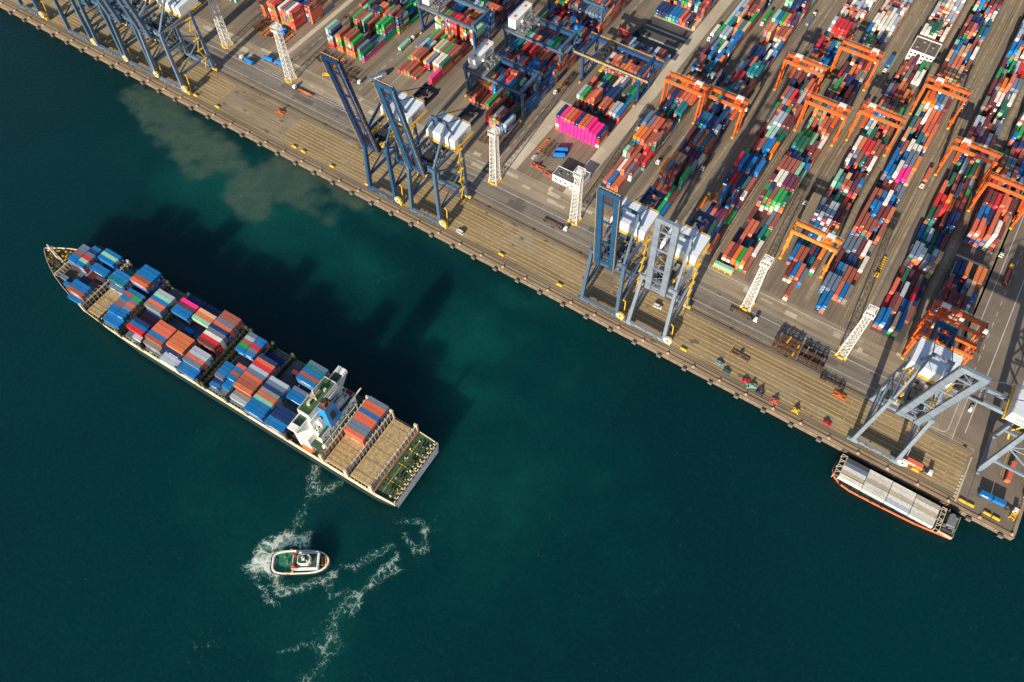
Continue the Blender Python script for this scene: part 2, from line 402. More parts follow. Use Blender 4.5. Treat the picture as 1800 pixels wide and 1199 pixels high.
    n2 = nt.nodes.new('ShaderNodeTexNoise'); n2.inputs['Scale'].default_value = .55; n2.inputs['Detail'].default_value = 8; n2.inputs['Roughness'].default_value = .75; n2.inputs['Distortion'].default_value = 2.6
    L.new(g.outputs['Position'], n2.inputs['Vector'])
    def math_(op, a, c):
        x = nt.nodes.new('ShaderNodeMath'); x.operation = op
        for i, q in enumerate((a, c)):
            if isinstance(q, (int, float)): x.inputs[i].default_value = q
            else: L.new(q, x.inputs[i])
        return x.outputs[0]
    ff = math_('ADD', A('foam'), math_('ADD', math_('ADD', es[0], es[1]), math_('MULTIPLY', n2.outputs[0], .95)))
    hz = nt.nodes.new('ShaderNodeMapRange'); hz.inputs[1].default_value = .15; hz.inputs[2].default_value = 1.0; hz.inputs[4].default_value = .8; L.new(A('foam'), hz.inputs[0])
    base = mix(hz.outputs[0], base, (.03, .15, .13))
    fr = nt.nodes.new('ShaderNodeMapRange'); fr.inputs[1].default_value = 1.30; fr.inputs[2].default_value = 2.05; L.new(ff, fr.inputs[0])
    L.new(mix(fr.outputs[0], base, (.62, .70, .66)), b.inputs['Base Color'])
    rr = nt.nodes.new('ShaderNodeMapRange'); rr.inputs[3].default_value = .3; rr.inputs[4].default_value = .8; L.new(fr.outputs[0], rr.inputs[0]); L.new(rr.outputs[0], b.inputs['Roughness'])
    mp = nt.nodes.new('ShaderNodeMapping'); mp.inputs['Rotation'].default_value = (0, 0, R(25)); mp.inputs['Scale'].default_value = (.3, .5, 1)
    L.new(g.outputs['Position'], mp.inputs[0])
    n3 = nt.nodes.new('ShaderNodeTexNoise'); n3.inputs['Scale'].default_value = 1; n3.inputs['Detail'].default_value = 6; n3.inputs['Roughness'].default_value = .6
    L.new(mp.outputs[0], n3.inputs['Vector'])
    bp = nt.nodes.new('ShaderNodeBump'); bp.inputs['Strength'].default_value = .55; bp.inputs['Distance'].default_value = .8
    L.new(n3.outputs[0], bp.inputs['Height']); L.new(bp.outputs[0], b.inputs['Normal'])
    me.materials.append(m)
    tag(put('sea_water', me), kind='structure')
build_water()

# ------------------------------------------------------------------ quay, roads, yard ground
PIER = 143.6
def sheet(name, rects, z, m, parent=None):
    mb = MB()
    for x0, x1, y0, y1 in rects: mb.add([(x0, y0, z), (x1, y0, z), (x1, y1, z), (x0, y1, z)], [(0, 1, 2, 3)])
    return tag(mb.build(name, m, parent), kind='structure')
GND = MB()
GND.box(-1800, PIER, 0, 1600, -7, 0, M_YARD)
GND = tag(GND.build('port_ground', M_YARD), kind='structure')
sheet('quay_apron', [(-1800, 113, 1.6, 37.5)], .004, M_QUAY)
sheet('quay_road', [(-1800, 88, 37.5, 57.5)], .004, M_ASPH)
sheet('landside_strip', [(-1800, 88, 57.5, 72.5)], .004, M_TAN)
sheet('pier_deck', [(113, PIER, 1.6, 200)], .004, M_DECKA)
sheet('cross_road', [(88, 113, 37.5, 900)], .004, M_DECKA)
sheet('concrete_patch', [(84.5, 101, 34.8, 78)], .008, M_PATCH)
sheet('pale_road', [(-164.5, -155.5, 72.5, 900)], .006, M_PALE)
sheet('pale_verge', [(-210, -201, 72.5, 146), (-346, -340, 72.5, 300), (-408, -404, 72.5, 300)], .006, M_PALE)
sheet('dark_road_strip', [(-219.5, -211.5, 60, 240)], .006, M_DARKP)
LANES = [(-155.5, -146.5), (-128.5, -119), (-100, -88), (-86.5, -79.5), (-36.5, -20.5), (22.5, 39), (-286, -270), (-346, -329), (-404, -387), (-220, -211.6)]
sheet('truck_lane', [(a, b, 72.6, 900) for a, b in LANES if a > -200], .008, M_LANE)
sheet('truck_lane', [(a, b, 72.6, 900) for a, b in LANES if a < -200], .010, M_LANE)
# container slabs: dark paved pads with pale sleepers across (seen where no boxes stand)
sheet('storage_pad', [(-146.4, -129, 80, 900), (-118, -100, 80, 900), (-79, -61, 80, 900), (-55, -37, 80, 900), (-20, -2, 100, 900), (4, 22, 94, 900), (39.5, 58.5, 80, 900), (65, 84.5, 80, 900), (-200, -164.5, 134, 900)], .012, M_DARKP)
mb = MB()
for a, b in [(65.5, 84), (-199, -165)]:
    for k in range(34):
        y = 136 + k * 12.9
        mb.box(a, b, y - .9, y + .9, .012, .03)
tag(mb.build('pad_sleepers', M_PALE), kind='structure')
# rubber-tyred crane runways: pale concrete strips
RUN = [-147.6, -121.2, -119, -92.6, -87.7, -61, -60, -33, -26.7, 0.0, 1.4, 27.6, 33.7, 60.6, 62, 87.5]
sheet('crane_runway', [(x - .7, x + .7, 78, 900) for x in RUN] + [(85.6, 88, 78, 900)], .016, M_TAN)
rs_ = random.Random(11)
def patches(name, n, box_, m, z, lo, hi):
    mb = MB()
    for i in range(n):
        x = rs_.uniform(box_[0], box_[1]); y = rs_.uniform(box_[2], box_[3]); a = rs_.uniform(lo, hi); b = rs_.uniform(lo * .4, hi * .45); zz = z + i * .00004
        mb.add([(x, y, zz), (x + a, y, zz), (x + a, y + b, zz), (x, y + b, zz)], [(0, 1, 2, 3)])
    return tag(mb.build(name, m), kind='structure')
patches('road_patches', 46, (-640, 80, 38.5, 53), M_DARKQ, .009, 4, 18)
patches('apron_patches', 40, (-640, 104, 9, 33), M_PATCH, .0068, 3, 14)
patches('yard_patches', 60, (-560, 86, 60, 72), M_PALE, .0085, 2, 9)
def stains(name, n, box_, m, z):
    mb = MB()
    for i in range(n):
        x = rs_.uniform(box_[0], box_[1]); y = rs_.uniform(box_[2], box_[3]); r = rs_.uniform(.3, 1.5); zz = z + i * .00003
        pts = [(x + r * rs_.uniform(.5, 1.3) * 1.6 * math.cos(t * .7), y + r * rs_.uniform(.5, 1.2) * math.sin(t * .7), zz) for t in range(9)]
        mb.add(pts, [tuple(range(9))])
    return tag(mb.build(name, m), kind='stuff')
stains('oil_stains', 90, (-640, 110, 4, 56), M_OIL, .0175)
# painted lines
yl = []
for k in range(9):
    d = 9.8 + k * 2.68
    w = .22 if k % 2 else .34
    for a, b in [(-1200, -414), (-352, -112), (-100, 111)]: yl.append((a, b, d - w, d + w))
for s in (-413, -352, -300, -240, -180, -111, -22, 48, 104): yl.append((s - .15, s + .15, 9.4, 31.8))
yl += [(-1200, 112, 38.6, 38.9), (-1200, 112, 3.3, 3.5), (-1200, 112, 7.9, 8.15)]
for x in (-34.5, -29, 24, 30, 31.5, 87.9, -152): yl.append((x - .12, x + .12, 80, 900))
for x in (128.5, 129.6): yl.append((x - .15, x + .15, 30, 120))
tag(sheet('yellow_lane_lines', yl, .013, M_YEL), kind='structure')
wl = [(-1200, 86, 53.4, 53.75), (-1200, 86, 42.9, 43.15), (-1200, -380, 62, 62.25), (-330, -210, 66, 66.3), (-140, 40, 69, 69.4), (92, 92.35, 80, 900), (105.6, 106, 44, 900), (100.8, 101.1, 36, 78), (84.6, 113, 36.5, 36.8)]
for k in range(40): wl.append((98.7, 99, 84 + k * 9, 88 + k * 9))
for k in range(60): wl += [(-215.6, -215.3, 74 + k * 9, 78.5 + k * 9)]
for k in range(24): wl += [(-396.2, -395.9, 76 + k * 9, 80 + k * 9), (-337, -336.7, 76 + k * 9, 80 + k * 9)]
wl += [(-321.5, -321.2, 74, 200), (-276, -275.7, 74, 300), (-205.5, -205.2, 76, 140)]
sheet('white_road_lines', wl, .0205, M_WHT)
def hatch_marks(x0, x1, y0, y1, step=2.4):
    mb = MB(); z = .0205
    n = int((x1 - x0) / step)
    for i in range(n):
        t = i / n; a = x0 + i * step; top = y0 + (y1 - y0) * min(1, .25 + t)
        mb.add([(a, y0, z), (a + .28, y0, z), (a + 1.2, top, z), (a + .92, top, z)], [(0, 1, 2, 3)])
    mb.add([(x0, y0 - .2, z), (x1, y0 - .2, z), (x1, y0 + .1, z), (x0, y0 + .1, z)], [(0, 1, 2, 3)])
    return mb.build('chevron_marking', M_WHT, None)
for r in [(-408, -384, 55.5, 62), (-356, -322, 55.5, 64), (-318, -288, 55.5, 63), (-340, -331, 57, 64)]: tag(hatch_marks(*r), kind='structure')
mb = MB()   # curved white guide line on the pale patch
pts = [(97.6, 60), (97.6, 44)] + [(93.6 + 4 * math.cos(t), 42 - 4 * math.sin(t)) for t in [i * math.pi / 16 for i in range(9)]] + [(88, 38), (86, 39.5)]
for (ax, ay), (bx, by) in zip(pts, pts[1:]): mb.beam((ax, ay, .012), (bx, by, .012), .3, .02)
tag(mb.build('curved_guide_line', M_WHT), kind='structure')
# crane rails
mb = MB()
for y in (5.4, 6.5, 34.6, 35.7): mb.box(-1200, 112.5, y - .13, y + .13, 0, .06)
for x in (117.5, 141.5): mb.box(x - .12, x + .12, 4, 500, 0, .06)
tag(mb.build('crane_rails', M_RAIL), kind='structure')
mb = MB()   # dark cable trench beside the landside rail, drains
mb.box(-1200, 112, 36.3, 37.0, 0, .018); mb.box(-1200, 112, 4.2, 4.6, 0, .018)
for s in range(-640, 110, 34): mb.box(s - 1, s + 1, 35.8, 37.4, 0, .022)
tag(mb.build('cable_trench', M_DARK), kind='structure')
# coping along the edge
mb = MB()
mb.box(-1800, PIER - .2, 0.0, 1.6, -.5, .32); mb.box(PIER - 1.6, PIER + .0, 1.6, 700, -.5, .32)
tag(mb.build('quay_coping', M_COPE), kind='structure')
mb = MB(); mb.box(-1800, PIER, -.12, -.01, -6, -.5); mb.box(PIER + .01, PIER + .12, 0, 700, -6, -.5)
tag(mb.build('quay_wall', M_WALL), kind='structure')
# pale kerb with dark gaps closing the apron at its east end
mb = MB(); mb.box(112.4, 113.2, 3, 32, 0, .35)
for k in range(7): mb.box(111.2, 112.3, 5 + k * 2.2, 6.2 + k * 2.2, 0, .3)
tag(mb.build('apron_end_kerb', M_PALE), kind='structure')

def fender_bits():
    me = MB(); me.box(-1.25, 1.25, -2.5, -1.3, -2.6, -.5); me = me.mesh('fender_panel', M_RUB)
    ar = MB()
    for x in (-.7, .7): ar.tube((x, -1.3, -1.6), (x, -.1, -1.6), .42, 8)
    ar = ar.mesh('fender_cone', M_TYRE)
    return me, ar
FM, FA = fender_bits()
bol = MB(); bol.tube((0, 0, .3), (0, 0, .75), .3, 10); bol.tube((0, 0, .75), (0, 0, 1.0), .5, 10); bol.box(-.8, .8, -.5, .5, .32, .42)
BOL = bol.mesh('bollard', mat('pale_bollard_paint', (.72, .52, .38), .6, .3, 1))
blk = MB(); blk.box(-.9, .9, -.5, .5, .32, .55); BLK = blk.mesh('bollard_block', mat('peach_concrete', (.50, .34, .22), .8, .3, .6))
ONES = ['', 'first', 'second', 'third', 'fourth', 'fifth', 'sixth', 'seventh', 'eighth', 'ninth', 'tenth', 'eleventh', 'twelfth', 'thirteenth', 'fourteenth', 'fifteenth', 'sixteenth', 'seventeenth', 'eighteenth', 'nineteenth']
TENS = {20: ('twentieth', 'twenty'), 30: ('thirtieth', 'thirty'), 40: ('fortieth', 'forty'), 50: ('fiftieth', 'fifty'), 60: ('sixtieth', 'sixty')}
def ordw(n):
    if n < 20: return ONES[n]
    t = n // 10 * 10
    return TENS[t][0] if n == t else TENS[t][1] + '-' + ONES[n - t]
nf_ = nb_ = 0
for k in range(60):
    s = -2.9 + 16.1 * 9 - 4 - 16.1 * k
    if s > PIER - 3 or not in_frame(s, 0, 0, 10): continue
    nb_ += 1
    b = thing('mooring_bollard', f'pale mooring bollard on the quay coping, {ordw(nb_)} from the pier corner', 'bollard', (s + 4, .95, 0), 0, 'bollards along the quay edge')
    put('bollard', BOL, b); put('bollard_block', BLK, b, (0, -.1, 0))
    if not 52 < s < 118:
        nf_ += 1
        f = thing('dock_fender', f'grey fender panel on the quay wall over the water, {ordw(nf_)} from the pier corner', 'fender', (s, 0, 0), 0, 'fenders along the quay wall')
        put('fender_panel', FM, f); put('fender_cone', FA, f)
# yellow kerb blocks parked along the waterside edge
wb = MB(); wb.box(-1.9, 1.9, -.55, .55, 0, .8); wb.box(-1.6, -1.0, -.6, .6, .1, .5, M_DARK); wb.box(1.0, 1.6, -.6, .6, .1, .5, M_DARK)
WB = MB(); WB.box(-1.9, 1.9, -.55, .55, 0, .75); WB.box(-1.5, 1.5, -.35, .35, .75, .95); WB = WB.mesh('yellow_block', M_YELS)
wlist = [132.9, 128.4, 119.8, 115.8, 90, 84, -45, -128, -170, -275, -305, -330, -338, -409, -430]
for i, s in enumerate(wlist):
    o = put('kerb_block', WB, None, (s, 5.0 if s > 110 else 8.4, .02), random.uniform(-.05, .05))
    tag(o, f'yellow kerb block lying along the quay edge, {ordw(i + 1)} from the pier corner', 'kerb block', 'yellow kerb blocks along the quay')

# ------------------------------------------------------------------ ship-to-shore cranes
def quay_crane(s, hw, cm, bm, label, G=29.0, hy=0.0, tipz=113, tipy=-13, boomx=0.0, reel=None, sign=False, loc=None, rz=0.0, boom_up=True, name_on=None, tie=M_DARK):
    t = thing('quay_crane', label, 'crane', loc or (s, 6, 0), rz, 'ship-to-shore gantry cranes on the quay')
    reel = reel or mat('peach_reel_paint', (.70, .45, .17), .5, .15, .5)
    hx = hw - 1.6
    for y in (0, G):
        MB().box(-hw - 1.2, hw + 1.2, y - .85, y + .85, 2.6, 4.6).build('sill_beam', cm, t)
        for sx in (-1, 1):
            b = MB(); b.box(sx * hw - 3.0, sx * hw + 3.0, y - .7, y + .7, 1.3, 2.55)
            o = b.build('bogie', M_YELS if y and sx > 0 else cm, t)
            w = MB()
            for i in range(6):
                c = sx * hw - 2.6 + i * 1.04; w.tube((c, y - .25, .52), (c, y + .25, .52), .46, 10)
            w.build('wheel_set', M_DARK, o)
    for y, ty in ((0, 1.5), (G, G - 1)):
        for sx in (-1, 1):
            MB().beam((sx * hw, y, 4.6), (sx * hx, ty, 47), 2.5, 2.0, taper=.85).build('leg', cm, t)
        MB().box(-hx - 1.2, hx + 1.2, ty - 1.0, ty + 1.0, 46.6, 49.2).build('cross_beam', cm, t)
    for sx in (-1, 1):
        x = sx * (hw - .5)
        MB().box(x - .65, x + .65, .8, G - .8, 13.6, 15.2).build('portal_beam', cm, t)
        MB().box(sx * hx - .6, sx * hx + .6, 2.4, G - 2, 46.9, 48.9).build('portal_beam', cm, t)
        MB().tube((x, .8, 15), (sx * (hw - 1), G - .8, 29), .5, 8).build('brace', cm, t)
        MB().tube((sx * (hw - 1), G - .8, 29.5), (sx * hx, 2.2, 46.6), .5, 8).build('brace', cm, t)
        MB().tube((sx * (hw - .9), .6, 30), (sx * (hw - 1), G - .8, 29.2), .38, 8).build('brace', cm, t)
    # girders that carry the trolley, out to the back reach
    for sx in (-1, 1):
        MB().box(sx * 4.2 - .7, sx * 4.2 + .7, -2.0, 60, 43.9, 46.3).build('girder', bm if boom_up else cm, t)
    for y in (-1.4, 12, 22, 46, 59.3): MB().box(-3.4, 3.4, y - .5, y + .5, 44.2, 46.0).build('girder_tie', cm, t)
    fr = MB()   # back reach platform with hoist gear
    fr.box(-5.6, 5.6, 56.5, 60.4, 46.4, 46.7); fr.box(-5.6, -4.6, 46, 61, 46.4, 47.3); fr.box(4.6, 5.6, 46, 61, 46.4, 47.3)
    for i in range(9):
        fr.cb((random.uniform(-4, 4), random.uniform(48, 60), 47.4), (random.uniform(.7, 2.2), random.uniform(.7, 2.4), random.uniform(.8, 2.4)))
    fr.tube((-3, 51, 48), (3, 51, 48), .9, 10)
    fr.build('back_reach_platform', tie, t)
    # machinery house
    h = MB(); x0, x1, y0, y1 = -10.4, 10.4, 21.6 + hy, 38.4 + hy
    prof = [(y0, 48.9), (y0, 54.6), (y0 + .5, 55.0), (y1 - .5, 55.7), (y1, 55.3), (y1, 48.9)]
    n = len(prof)
    h.add([(x0, y, z) for y, z in prof] + [(x1, y, z) for y, z in prof], [tuple(range(n)), tuple(range(2 * n - 1, n - 1, -1))] + [(i, n + i, n + (i + 1) % n, (i + 1) % n) for i in range(n)])
    hs = h.build('machinery_house', M_WHITE, t)
    rp = MB()
    for i in range(7):
        a = x0 + .25 + i * (x1 - x0 - .5) / 7; b = a + (x1 - x0 - .5) / 7 - .04
        rp.add([(a, y0 + .6, 55.05), (b, y0 + .6, 55.05), (b, y1 - .6, 55.74), (a, y1 - .6, 55.74)], [(0, 1, 2, 3)])
    rp.build('roof_sheet', M_ROOFB, hs)
    rl = MB(); rl.rail([(x0, y1 + .9, 48.6), (x1, y1 + .9, 48.6)], m=None, step=2.2); rl.rail([(x0 - .7, y0 - 1.0, 48.6), (x1 + .7, y0 - 1.0, 48.6), (x1 + .7, y1 + .9, 48.6)], step=2.2)
    rl.box(x0 - .8, x1 + .8, y0 - 1.3, y0 - .02, 48.4, 48.6); rl.box(x1 + .02, x1 + 1, y0 - 1, y1 + 1, 48.4, 48.6); rl.box(x0, x1, y1 + .02, y1 + 1.1, 48.4, 48.6)
    rl.rail([(x0 + .2, y1 - .3, 55.7), (x1 - .2, y1 - .3, 55.7)], h=.9, step=2.6)
    rl.build('guard_rail', M_YELS, hs)
    if sign:
        e = MB(); yy, zz = 29, 51.6
        for a, b in (((-3.6, -1.6), (3.6, -1.6)), ((3.6, -1.6), (3.6, 1.6)), ((3.6, 1.6), (-3.6, 1.6)), ((-3.6, 1.6), (-3.6, -1.6))): e.beam((x1 + .04, yy + a[0], zz + a[1]), (x1 + .04, yy + b[0], zz + b[1]), .08, .55)
        e.build('emblem_frame', M_INK, hs)
        lettering('MTL', 2.7, M_INK, hs, frame((0, 1, 0), (0, 0, 1), (x1 + .05, yy, zz)))
        e2 = MB()
        for a, b in (((-3.6, -1.6), (3.6, -1.6)), ((3.6, -1.6), (3.6, 1.6)), ((3.6, 1.6), (-3.6, 1.6)), ((-3.6, 1.6), (-3.6, -1.6))): e2.beam((x0 - .04, yy + a[0], zz + a[1]), (x0 - .04, yy + b[0], zz + b[1]), .08, .5)
        e2.build('emblem_frame', M_INK, hs)
        lettering('MTL', 2.7, M_INK, hs, frame((0, -1, 0), (0, 0, 1), (x0 - .05, yy, zz)))
    # apex frame over the house front and the stays
    az, ay = 66.0, 22.0
    for sx in (-1, 1):
        MB().beam((sx * 7.6, 27.6, 49), (sx * 4.6, ay, az), 1.0, 1.0).build('apex_leg', cm, t)
        MB().beam((sx * hx * .93, 1.8, 49), (sx * 4.9, ay - .6, az - .5), 1.2, 1.2).build('apex_strut', cm, t)
        MB().tube((sx * 4.6, ay, az), (sx * 4.2, 57, 47), .26, 6).build('back_stay', M_NAVY, t)
    MB().box(-5.4, 5.4, ay - .8, ay + .8, az, az + 1.5).build('apex_beam', cm, t)
    # raised boom
    if boom_up:
        p0 = Vector((boomx * .1, -2.2, 45.5)); p1 = Vector((boomx, tipy, tipz)); dn = (p1 - p0).normalized(); sd = Vector((1, 0, 0)); nn = sd.cross(dn)
        for sx in (-1, 1):
            a = p0 + sd * (sx * 4.4); b = p1 + sd * (sx * 4.6)
            g = MB().beam(a, b, 1.9, 3.2).build('boom_girder', bm, t)
            if name_on and sx == 1:
                mid = a.lerp(b, .48); lettering(name_on, 2.3, M_LETW, g, frame(-dn, sd.cross(-dn), mid + sd * 1.0))
        for f in (.05, .34, .62, .86): MB().beam(p0.lerp(p1, f) - sd * 3.5, p0.lerp(p1, f) + sd * 3.5, .8, .9).build('boom_tie', bm, t)
        MB().beam(p1 - sd * 5.6, p1 + sd * 5.6, 1.9, 2.6).build('boom_tip_beam', bm, t)
        wk = MB()
        for sx in (-1, 1):
            a = p0 + sd * (sx * 6.0) + nn * .6; b = p1 + sd * (sx * 6.1) + nn * .6
            wk.beam(a, b, .10, .12); wk.beam(a + nn * 1.0, b + nn * 1.0, .10, .10)
            for i in range(16): c = a.lerp(b, i / 15); wk.beam(c, c + nn * 1.0, .1, .1)
        for i in range(7):
            c = p1 + sd * (-5.4 + i * 1.8) + dn * 1.0; wk.beam(c, c + dn * 1.3, .12, .12)
        wk.beam(p1 - sd * 5.4 + dn * 2.2, p1 + sd * 5.4 + dn * 2.2, .14, .14)
        wk.build('boom_walkway', M_YELS if bm in (M_NAVY, M_MIDB) else M_GREYS, t)
        if bm is M_PALEB:
            lt = MB()
            for q in range(9):
                f0 = .06 + q * .1; f1 = f0 + .1; sg = 1 if q % 2 else -1
                lt.beam(p0.lerp(p1, f0) - sd * 3.4 * sg, p0.lerp(p1, f1) + sd * 3.4 * sg, .28, .28)
            lt.build('lattice_bracing', bm, t)
        rg = MB()   # ropes, trays and rails inside the boom
        for q in (-2.6, -1.0, .7, 2.5):
            rg.beam(p0 + sd * q, p1 + sd * q, .12, .12)
        rg.beam(p0 + sd * 3.2 + nn * .4, p1 + sd * 3.3 + nn * .4, .5, .3); rg.beam(p0 - sd * 3.2 + nn * .4, p1 - sd * 3.3 + nn * .4, .5, .3)
        rg.build('boom_rope', M_RUST, t)
    # stairs, cable gear and yellow handrails
    st = MB()
    xx = hw + .4
    for k in range(5):
        z0 = 6 + k * 8.2; y = G - 1.6
        st.beam((xx + .2, y - (2 if k % 2 else 5.2), z0), (xx + .2, y - (5.2 if k % 2 else 2), z0 + 8.2), .7, .22)
        st.box(xx - .5, xx + .9, y - 6.2, y - 1, z0 + 8.0, z0 + 8.2)
    st.rail([(xx + .7, G - 8, 47.2), (xx + .7, 3, 49.2)], step=2.4)
    st.build('stairway', M_YELS, t)
    cg = MB()
    for i in range(60 if name_on or bm is M_MIDB else 26):
        y = random.uniform(0, 23); x = random.choice((-1, 1)) * random.uniform(4.6, 8.4)
        cg.cb((x, y, random.uniform(44, 51)), (random.uniform(.4, 1.6), random.uniform(.4, 2.4), random.uniform(.3, 1.5)))
    for i in range(6):
        a = (random.uniform(4.5, 8.5), random.uniform(2, 20), 46.5); cg.beam(a, (a[0] + random.uniform(-1, 1), a[1] + random.uniform(-4, 4), 49.5), .3, .3)
    cg.rail([(6.0, 0, 47.2), (6.0, 21, 47.2)], step=1.8); cg.rail([(-6.0, 0, 47.2), (-6.0, 21, 47.2)], step=1.8)
    cg.build('girder_platform', M_YELS if cm in (M_NAVY, M_MIDB, M_PALEB) else M_GREYS, t)
    dk = MB()
    for i in range(14):
        dk.cb((random.uniform(-3.4, 3.4), random.uniform(2, 21), random.uniform(44, 46.5)), (random.uniform(.5, 2.4), random.uniform(.5, 2.4), random.uniform(.5, 1.8)))
    MB().box(-3.6, 3.6, 8.0, 14.5, 44.8, 46.8).build('trolley', M_DARK, t)
    MB().box(1.2, 3.4, 6.2, 7.9, 41.6, 44.6).build('cabin', M_WHITE, t)
    dk.build('trolley_gear', M_DARK, t)
    # cable reel at the foot of the waterside leg
    r = MB()
    rc = (hw + 2.6, -.9, 6.4)
    r.tube((rc[0], -1.5, rc[2]), (rc[0], -1.1, rc[2]), 2.5, 24); r.tube((rc[0], -.6, rc[2]), (rc[0], -.2, rc[2]), 2.5, 24); r.tube((rc[0], -1.1, rc[2]), (rc[0], -.6, rc[2]), 1.7, 16)
    rr = r.build('cable_reel', reel, t)
    MB().tube((rc[0], -1.62, rc[2]), (rc[0], -1.5, rc[2]), .75, 12).build('reel_hub', M_DARK, rr)
    lad = MB(); lad.beam((hw + 3.6, 2.4, 3), (hw + 2.2, 4.6, 13), .5, .4); lad.beam((hw + 2.2, 4.6, 13), (hw + .4, 4.6, 14.2), .4, .4); lad.cb((hw + 3.2, .6, 2.2), (2.2, 1.8, 2.2)); lad.cb((hw + 1.4, -.2, 5.2), (1.2, 1.2, 1.6))
    lad.build('cable_guide', M_YELS if reel is not M_WHITE else M_GREYS, t)
    sd_ = MB()
    for i in range(12): sd_.cb((random.uniform(-hw + 2, hw - 2), -1.15, random.uniform(2.6, 4.6)), (random.uniform(.4, 1.4), .5, random.uniform(.4, 1.2)))
    sd_.rail([(-hw, -.6, 4.6), (hw, -.6, 4.6)], step=2.2)
    sd_.build('sill_fittings', M_GREYS, t)
    return t

quay_crane(-598.5, 11.6, M_SLATE, M_SLATE, 'pale blue quay crane cut by the picture corner, last of the five packed together', tipz=114)
quay_crane(-543.2, 13.0, M_SLATE, M_SLATE, 'fourth of five packed pale blue quay cranes, counting from the muddy water', tipz=114)
quay_crane(-510.2, 13.8, M_SLATE, M_SLATE, 'middle one of five packed pale blue quay cranes', tipz=114)
quay_crane(-479.0, 13.8, M_SLATE, M_SLATE, 'second of five packed pale blue quay cranes, counting from the muddy water', tipz=114)
quay_crane(-450.3, 13.2, mat('grey_blue_steel_paint', (.10, .15, .22), .5, .22, .25), M_SLATE, 'pale blue quay crane beside the muddy water, first of the packed five', tipz=114)
quay_crane(-259.4, 10.4, M_MIDB, M_NAVY, 'navy quay crane of the pair with lettered booms, on the muddy water side', tipz=118, tipy=-15, boomx=-2.5, sign=True, name_on='MODERN TERMINALS')
quay_crane(-225.2, 11.2, M_SLATE, M_MIDB, 'blue quay crane of the lettered pair, its white house beside the pink box', tipz=117, tipy=-15, boomx=-2.0, sign=True, name_on='MODERN TERMINALS')
quay_crane(-99.5, 11.6, M_SLATE, M_MIDB, 'quay crane with dark blue raised boom on slate blue legs, beside a pale grey one', tipz=110, tipy=-10, tie=M_MIDB)
quay_crane(-68.5, 11.4, M_PALEB, M_PALEB, 'quay crane with pale grey raised boom, standing beside the dark blue boom', tipz=110, tipy=-11, reel=mat('cream_reel_paint', (.75, .62, .46), .5), tie=M_MIDB)
quay_crane(67.7, 11.6, M_PALEB, M_PALEB, 'lone pale grey quay crane with raised boom standing above the moored barge', tipz=114, tipy=-17, boomx=3.0, reel=M_WHITE, tie=M_MIDB)
quay_crane(0, 10.6, M_PALEB, M_PALEB, 'quay crane on the pier side facing east, its white house cut by the picture edge', loc=(141.5, 36.5, 0), rz=R(90), G=24.0, hy=-3.0, sign=True, boom_up=True, tipz=112, tipy=-16)

# ------------------------------------------------------------------ lattice light towers
def light_tower():
    t = thing('light_tower', '', 'light tower', (0, 0, 0), 0, 'white lattice light towers along the quay road')
    H = 41.0; w0, w1 = 2.5, 1.75
    def c(z, i): w = w0 + (w1 - w0) * z / H; return Vector(((-1, 1, 1, -1)[i] * w, (-1, -1, 1, 1)[i] * w, z))
    for i in range(4): MB().beam(c(.4, i), c(H, i), .36, .36).build('leg', M_WHITE, t)
    br = MB(); n = 11
    for k in range(n):
        z0 = .6 + k * (H - .6) / n; z1 = .6 + (k + 1) * (H - .6) / n
        for i in range(4):
            j = (i + 1) % 4
            br.beam(c(z0, i), c(z1, j), .14, .14); br.beam(c(z0, j), c(z1, i), .14, .14); br.beam(c(z1, i), c(z1, j), .15, .15)
    br.build('lattice_bracing', M_WHITE, t)
    p = MB(); p.box(-2.6, 2.6, -2.6, 2.6, H, H + .25)
    for z in (H + 1.3, H + 2.7, H + 4.2):
        for a, b in (((-2.6, -2.6), (2.6, -2.6)), ((2.6, -2.6), (2.6, 2.6)), ((2.6, 2.6), (-2.6, 2.6)), ((-2.6, 2.6), (-2.6, -2.6))): p.beam((*a, z), (*b, z), .3, .34)
    for x in (-2.6, 0, 2.6):
        for y in (-2.6, 2.6): p.beam((x, y, H), (x, y, H + 4.4), .3, .3)
    p.box(-1.6, 1.6, -1.6, 1.6, H + 4.0, H + 4.4)
    hd = p.build('head_platform', M_WHITE, t)
    f = MB()
    for x in (-1.8, 0, 1.8):
        for y, dy in ((-2.9, -.2), (2.9, .2)): f.cb((x, y + dy, H + 3.4), (1.2, .5, .9))
    f.build('floodlight', M_GREYS, hd)
    l = MB(); l.beam((0, -w0 - .1, .5), (0, -w1 - .1, H), .5, .1); l.build('ladder', M_WHITE, t)
    b = MB(); b.box(-3.0, 3.0, -3.0, -2.7, .02, .5)
    b.box(-3.3, -2.6, -3.4, 3.2, .02, .8); b.box(2.6, 3.3, -3.4, 3.2, .02, .8); b.box(-1.6, 1.6, -4.0, -3.2, .02, 1.0)
    for x in (-3, 3):
        for y in (-3, 3): b.beam((x, y, 0), (x, y, 2.2), .4, .4)
    b.build('base_guard', M_YELS, t)
    MB().box(-2.7, 2.7, -2.7, 2.7, .03, .4).build('footing', M_PALE, t)
    return t
lt0 = light_tower()
TW = [(-449, 60.8, 'white lattice light tower behind the five packed pale blue cranes'), (-384.4, 58.3, 'white lattice light tower beside the blue tank trailers and chevron markings'), (-207.1, 57.2, 'white lattice light tower next to the two navy cranes, before the maroon stacks'),
      (-146, 56.6, 'white lattice light tower in front of the grey-roofed site office'), (-27, 56.1, 'white lattice light tower before the amber gantry and its bright orange boxes'), (32.2, 55.4, 'white lattice light tower between the stacked trailer frames and the lone crane')]
for i, (s, d, lb) in enumerate(TW):
    if i == 0: lt0.location = (s, d, 0); lt0['label'] = lb
    else: dup(lt0, (s, d, 0), 0, lb)

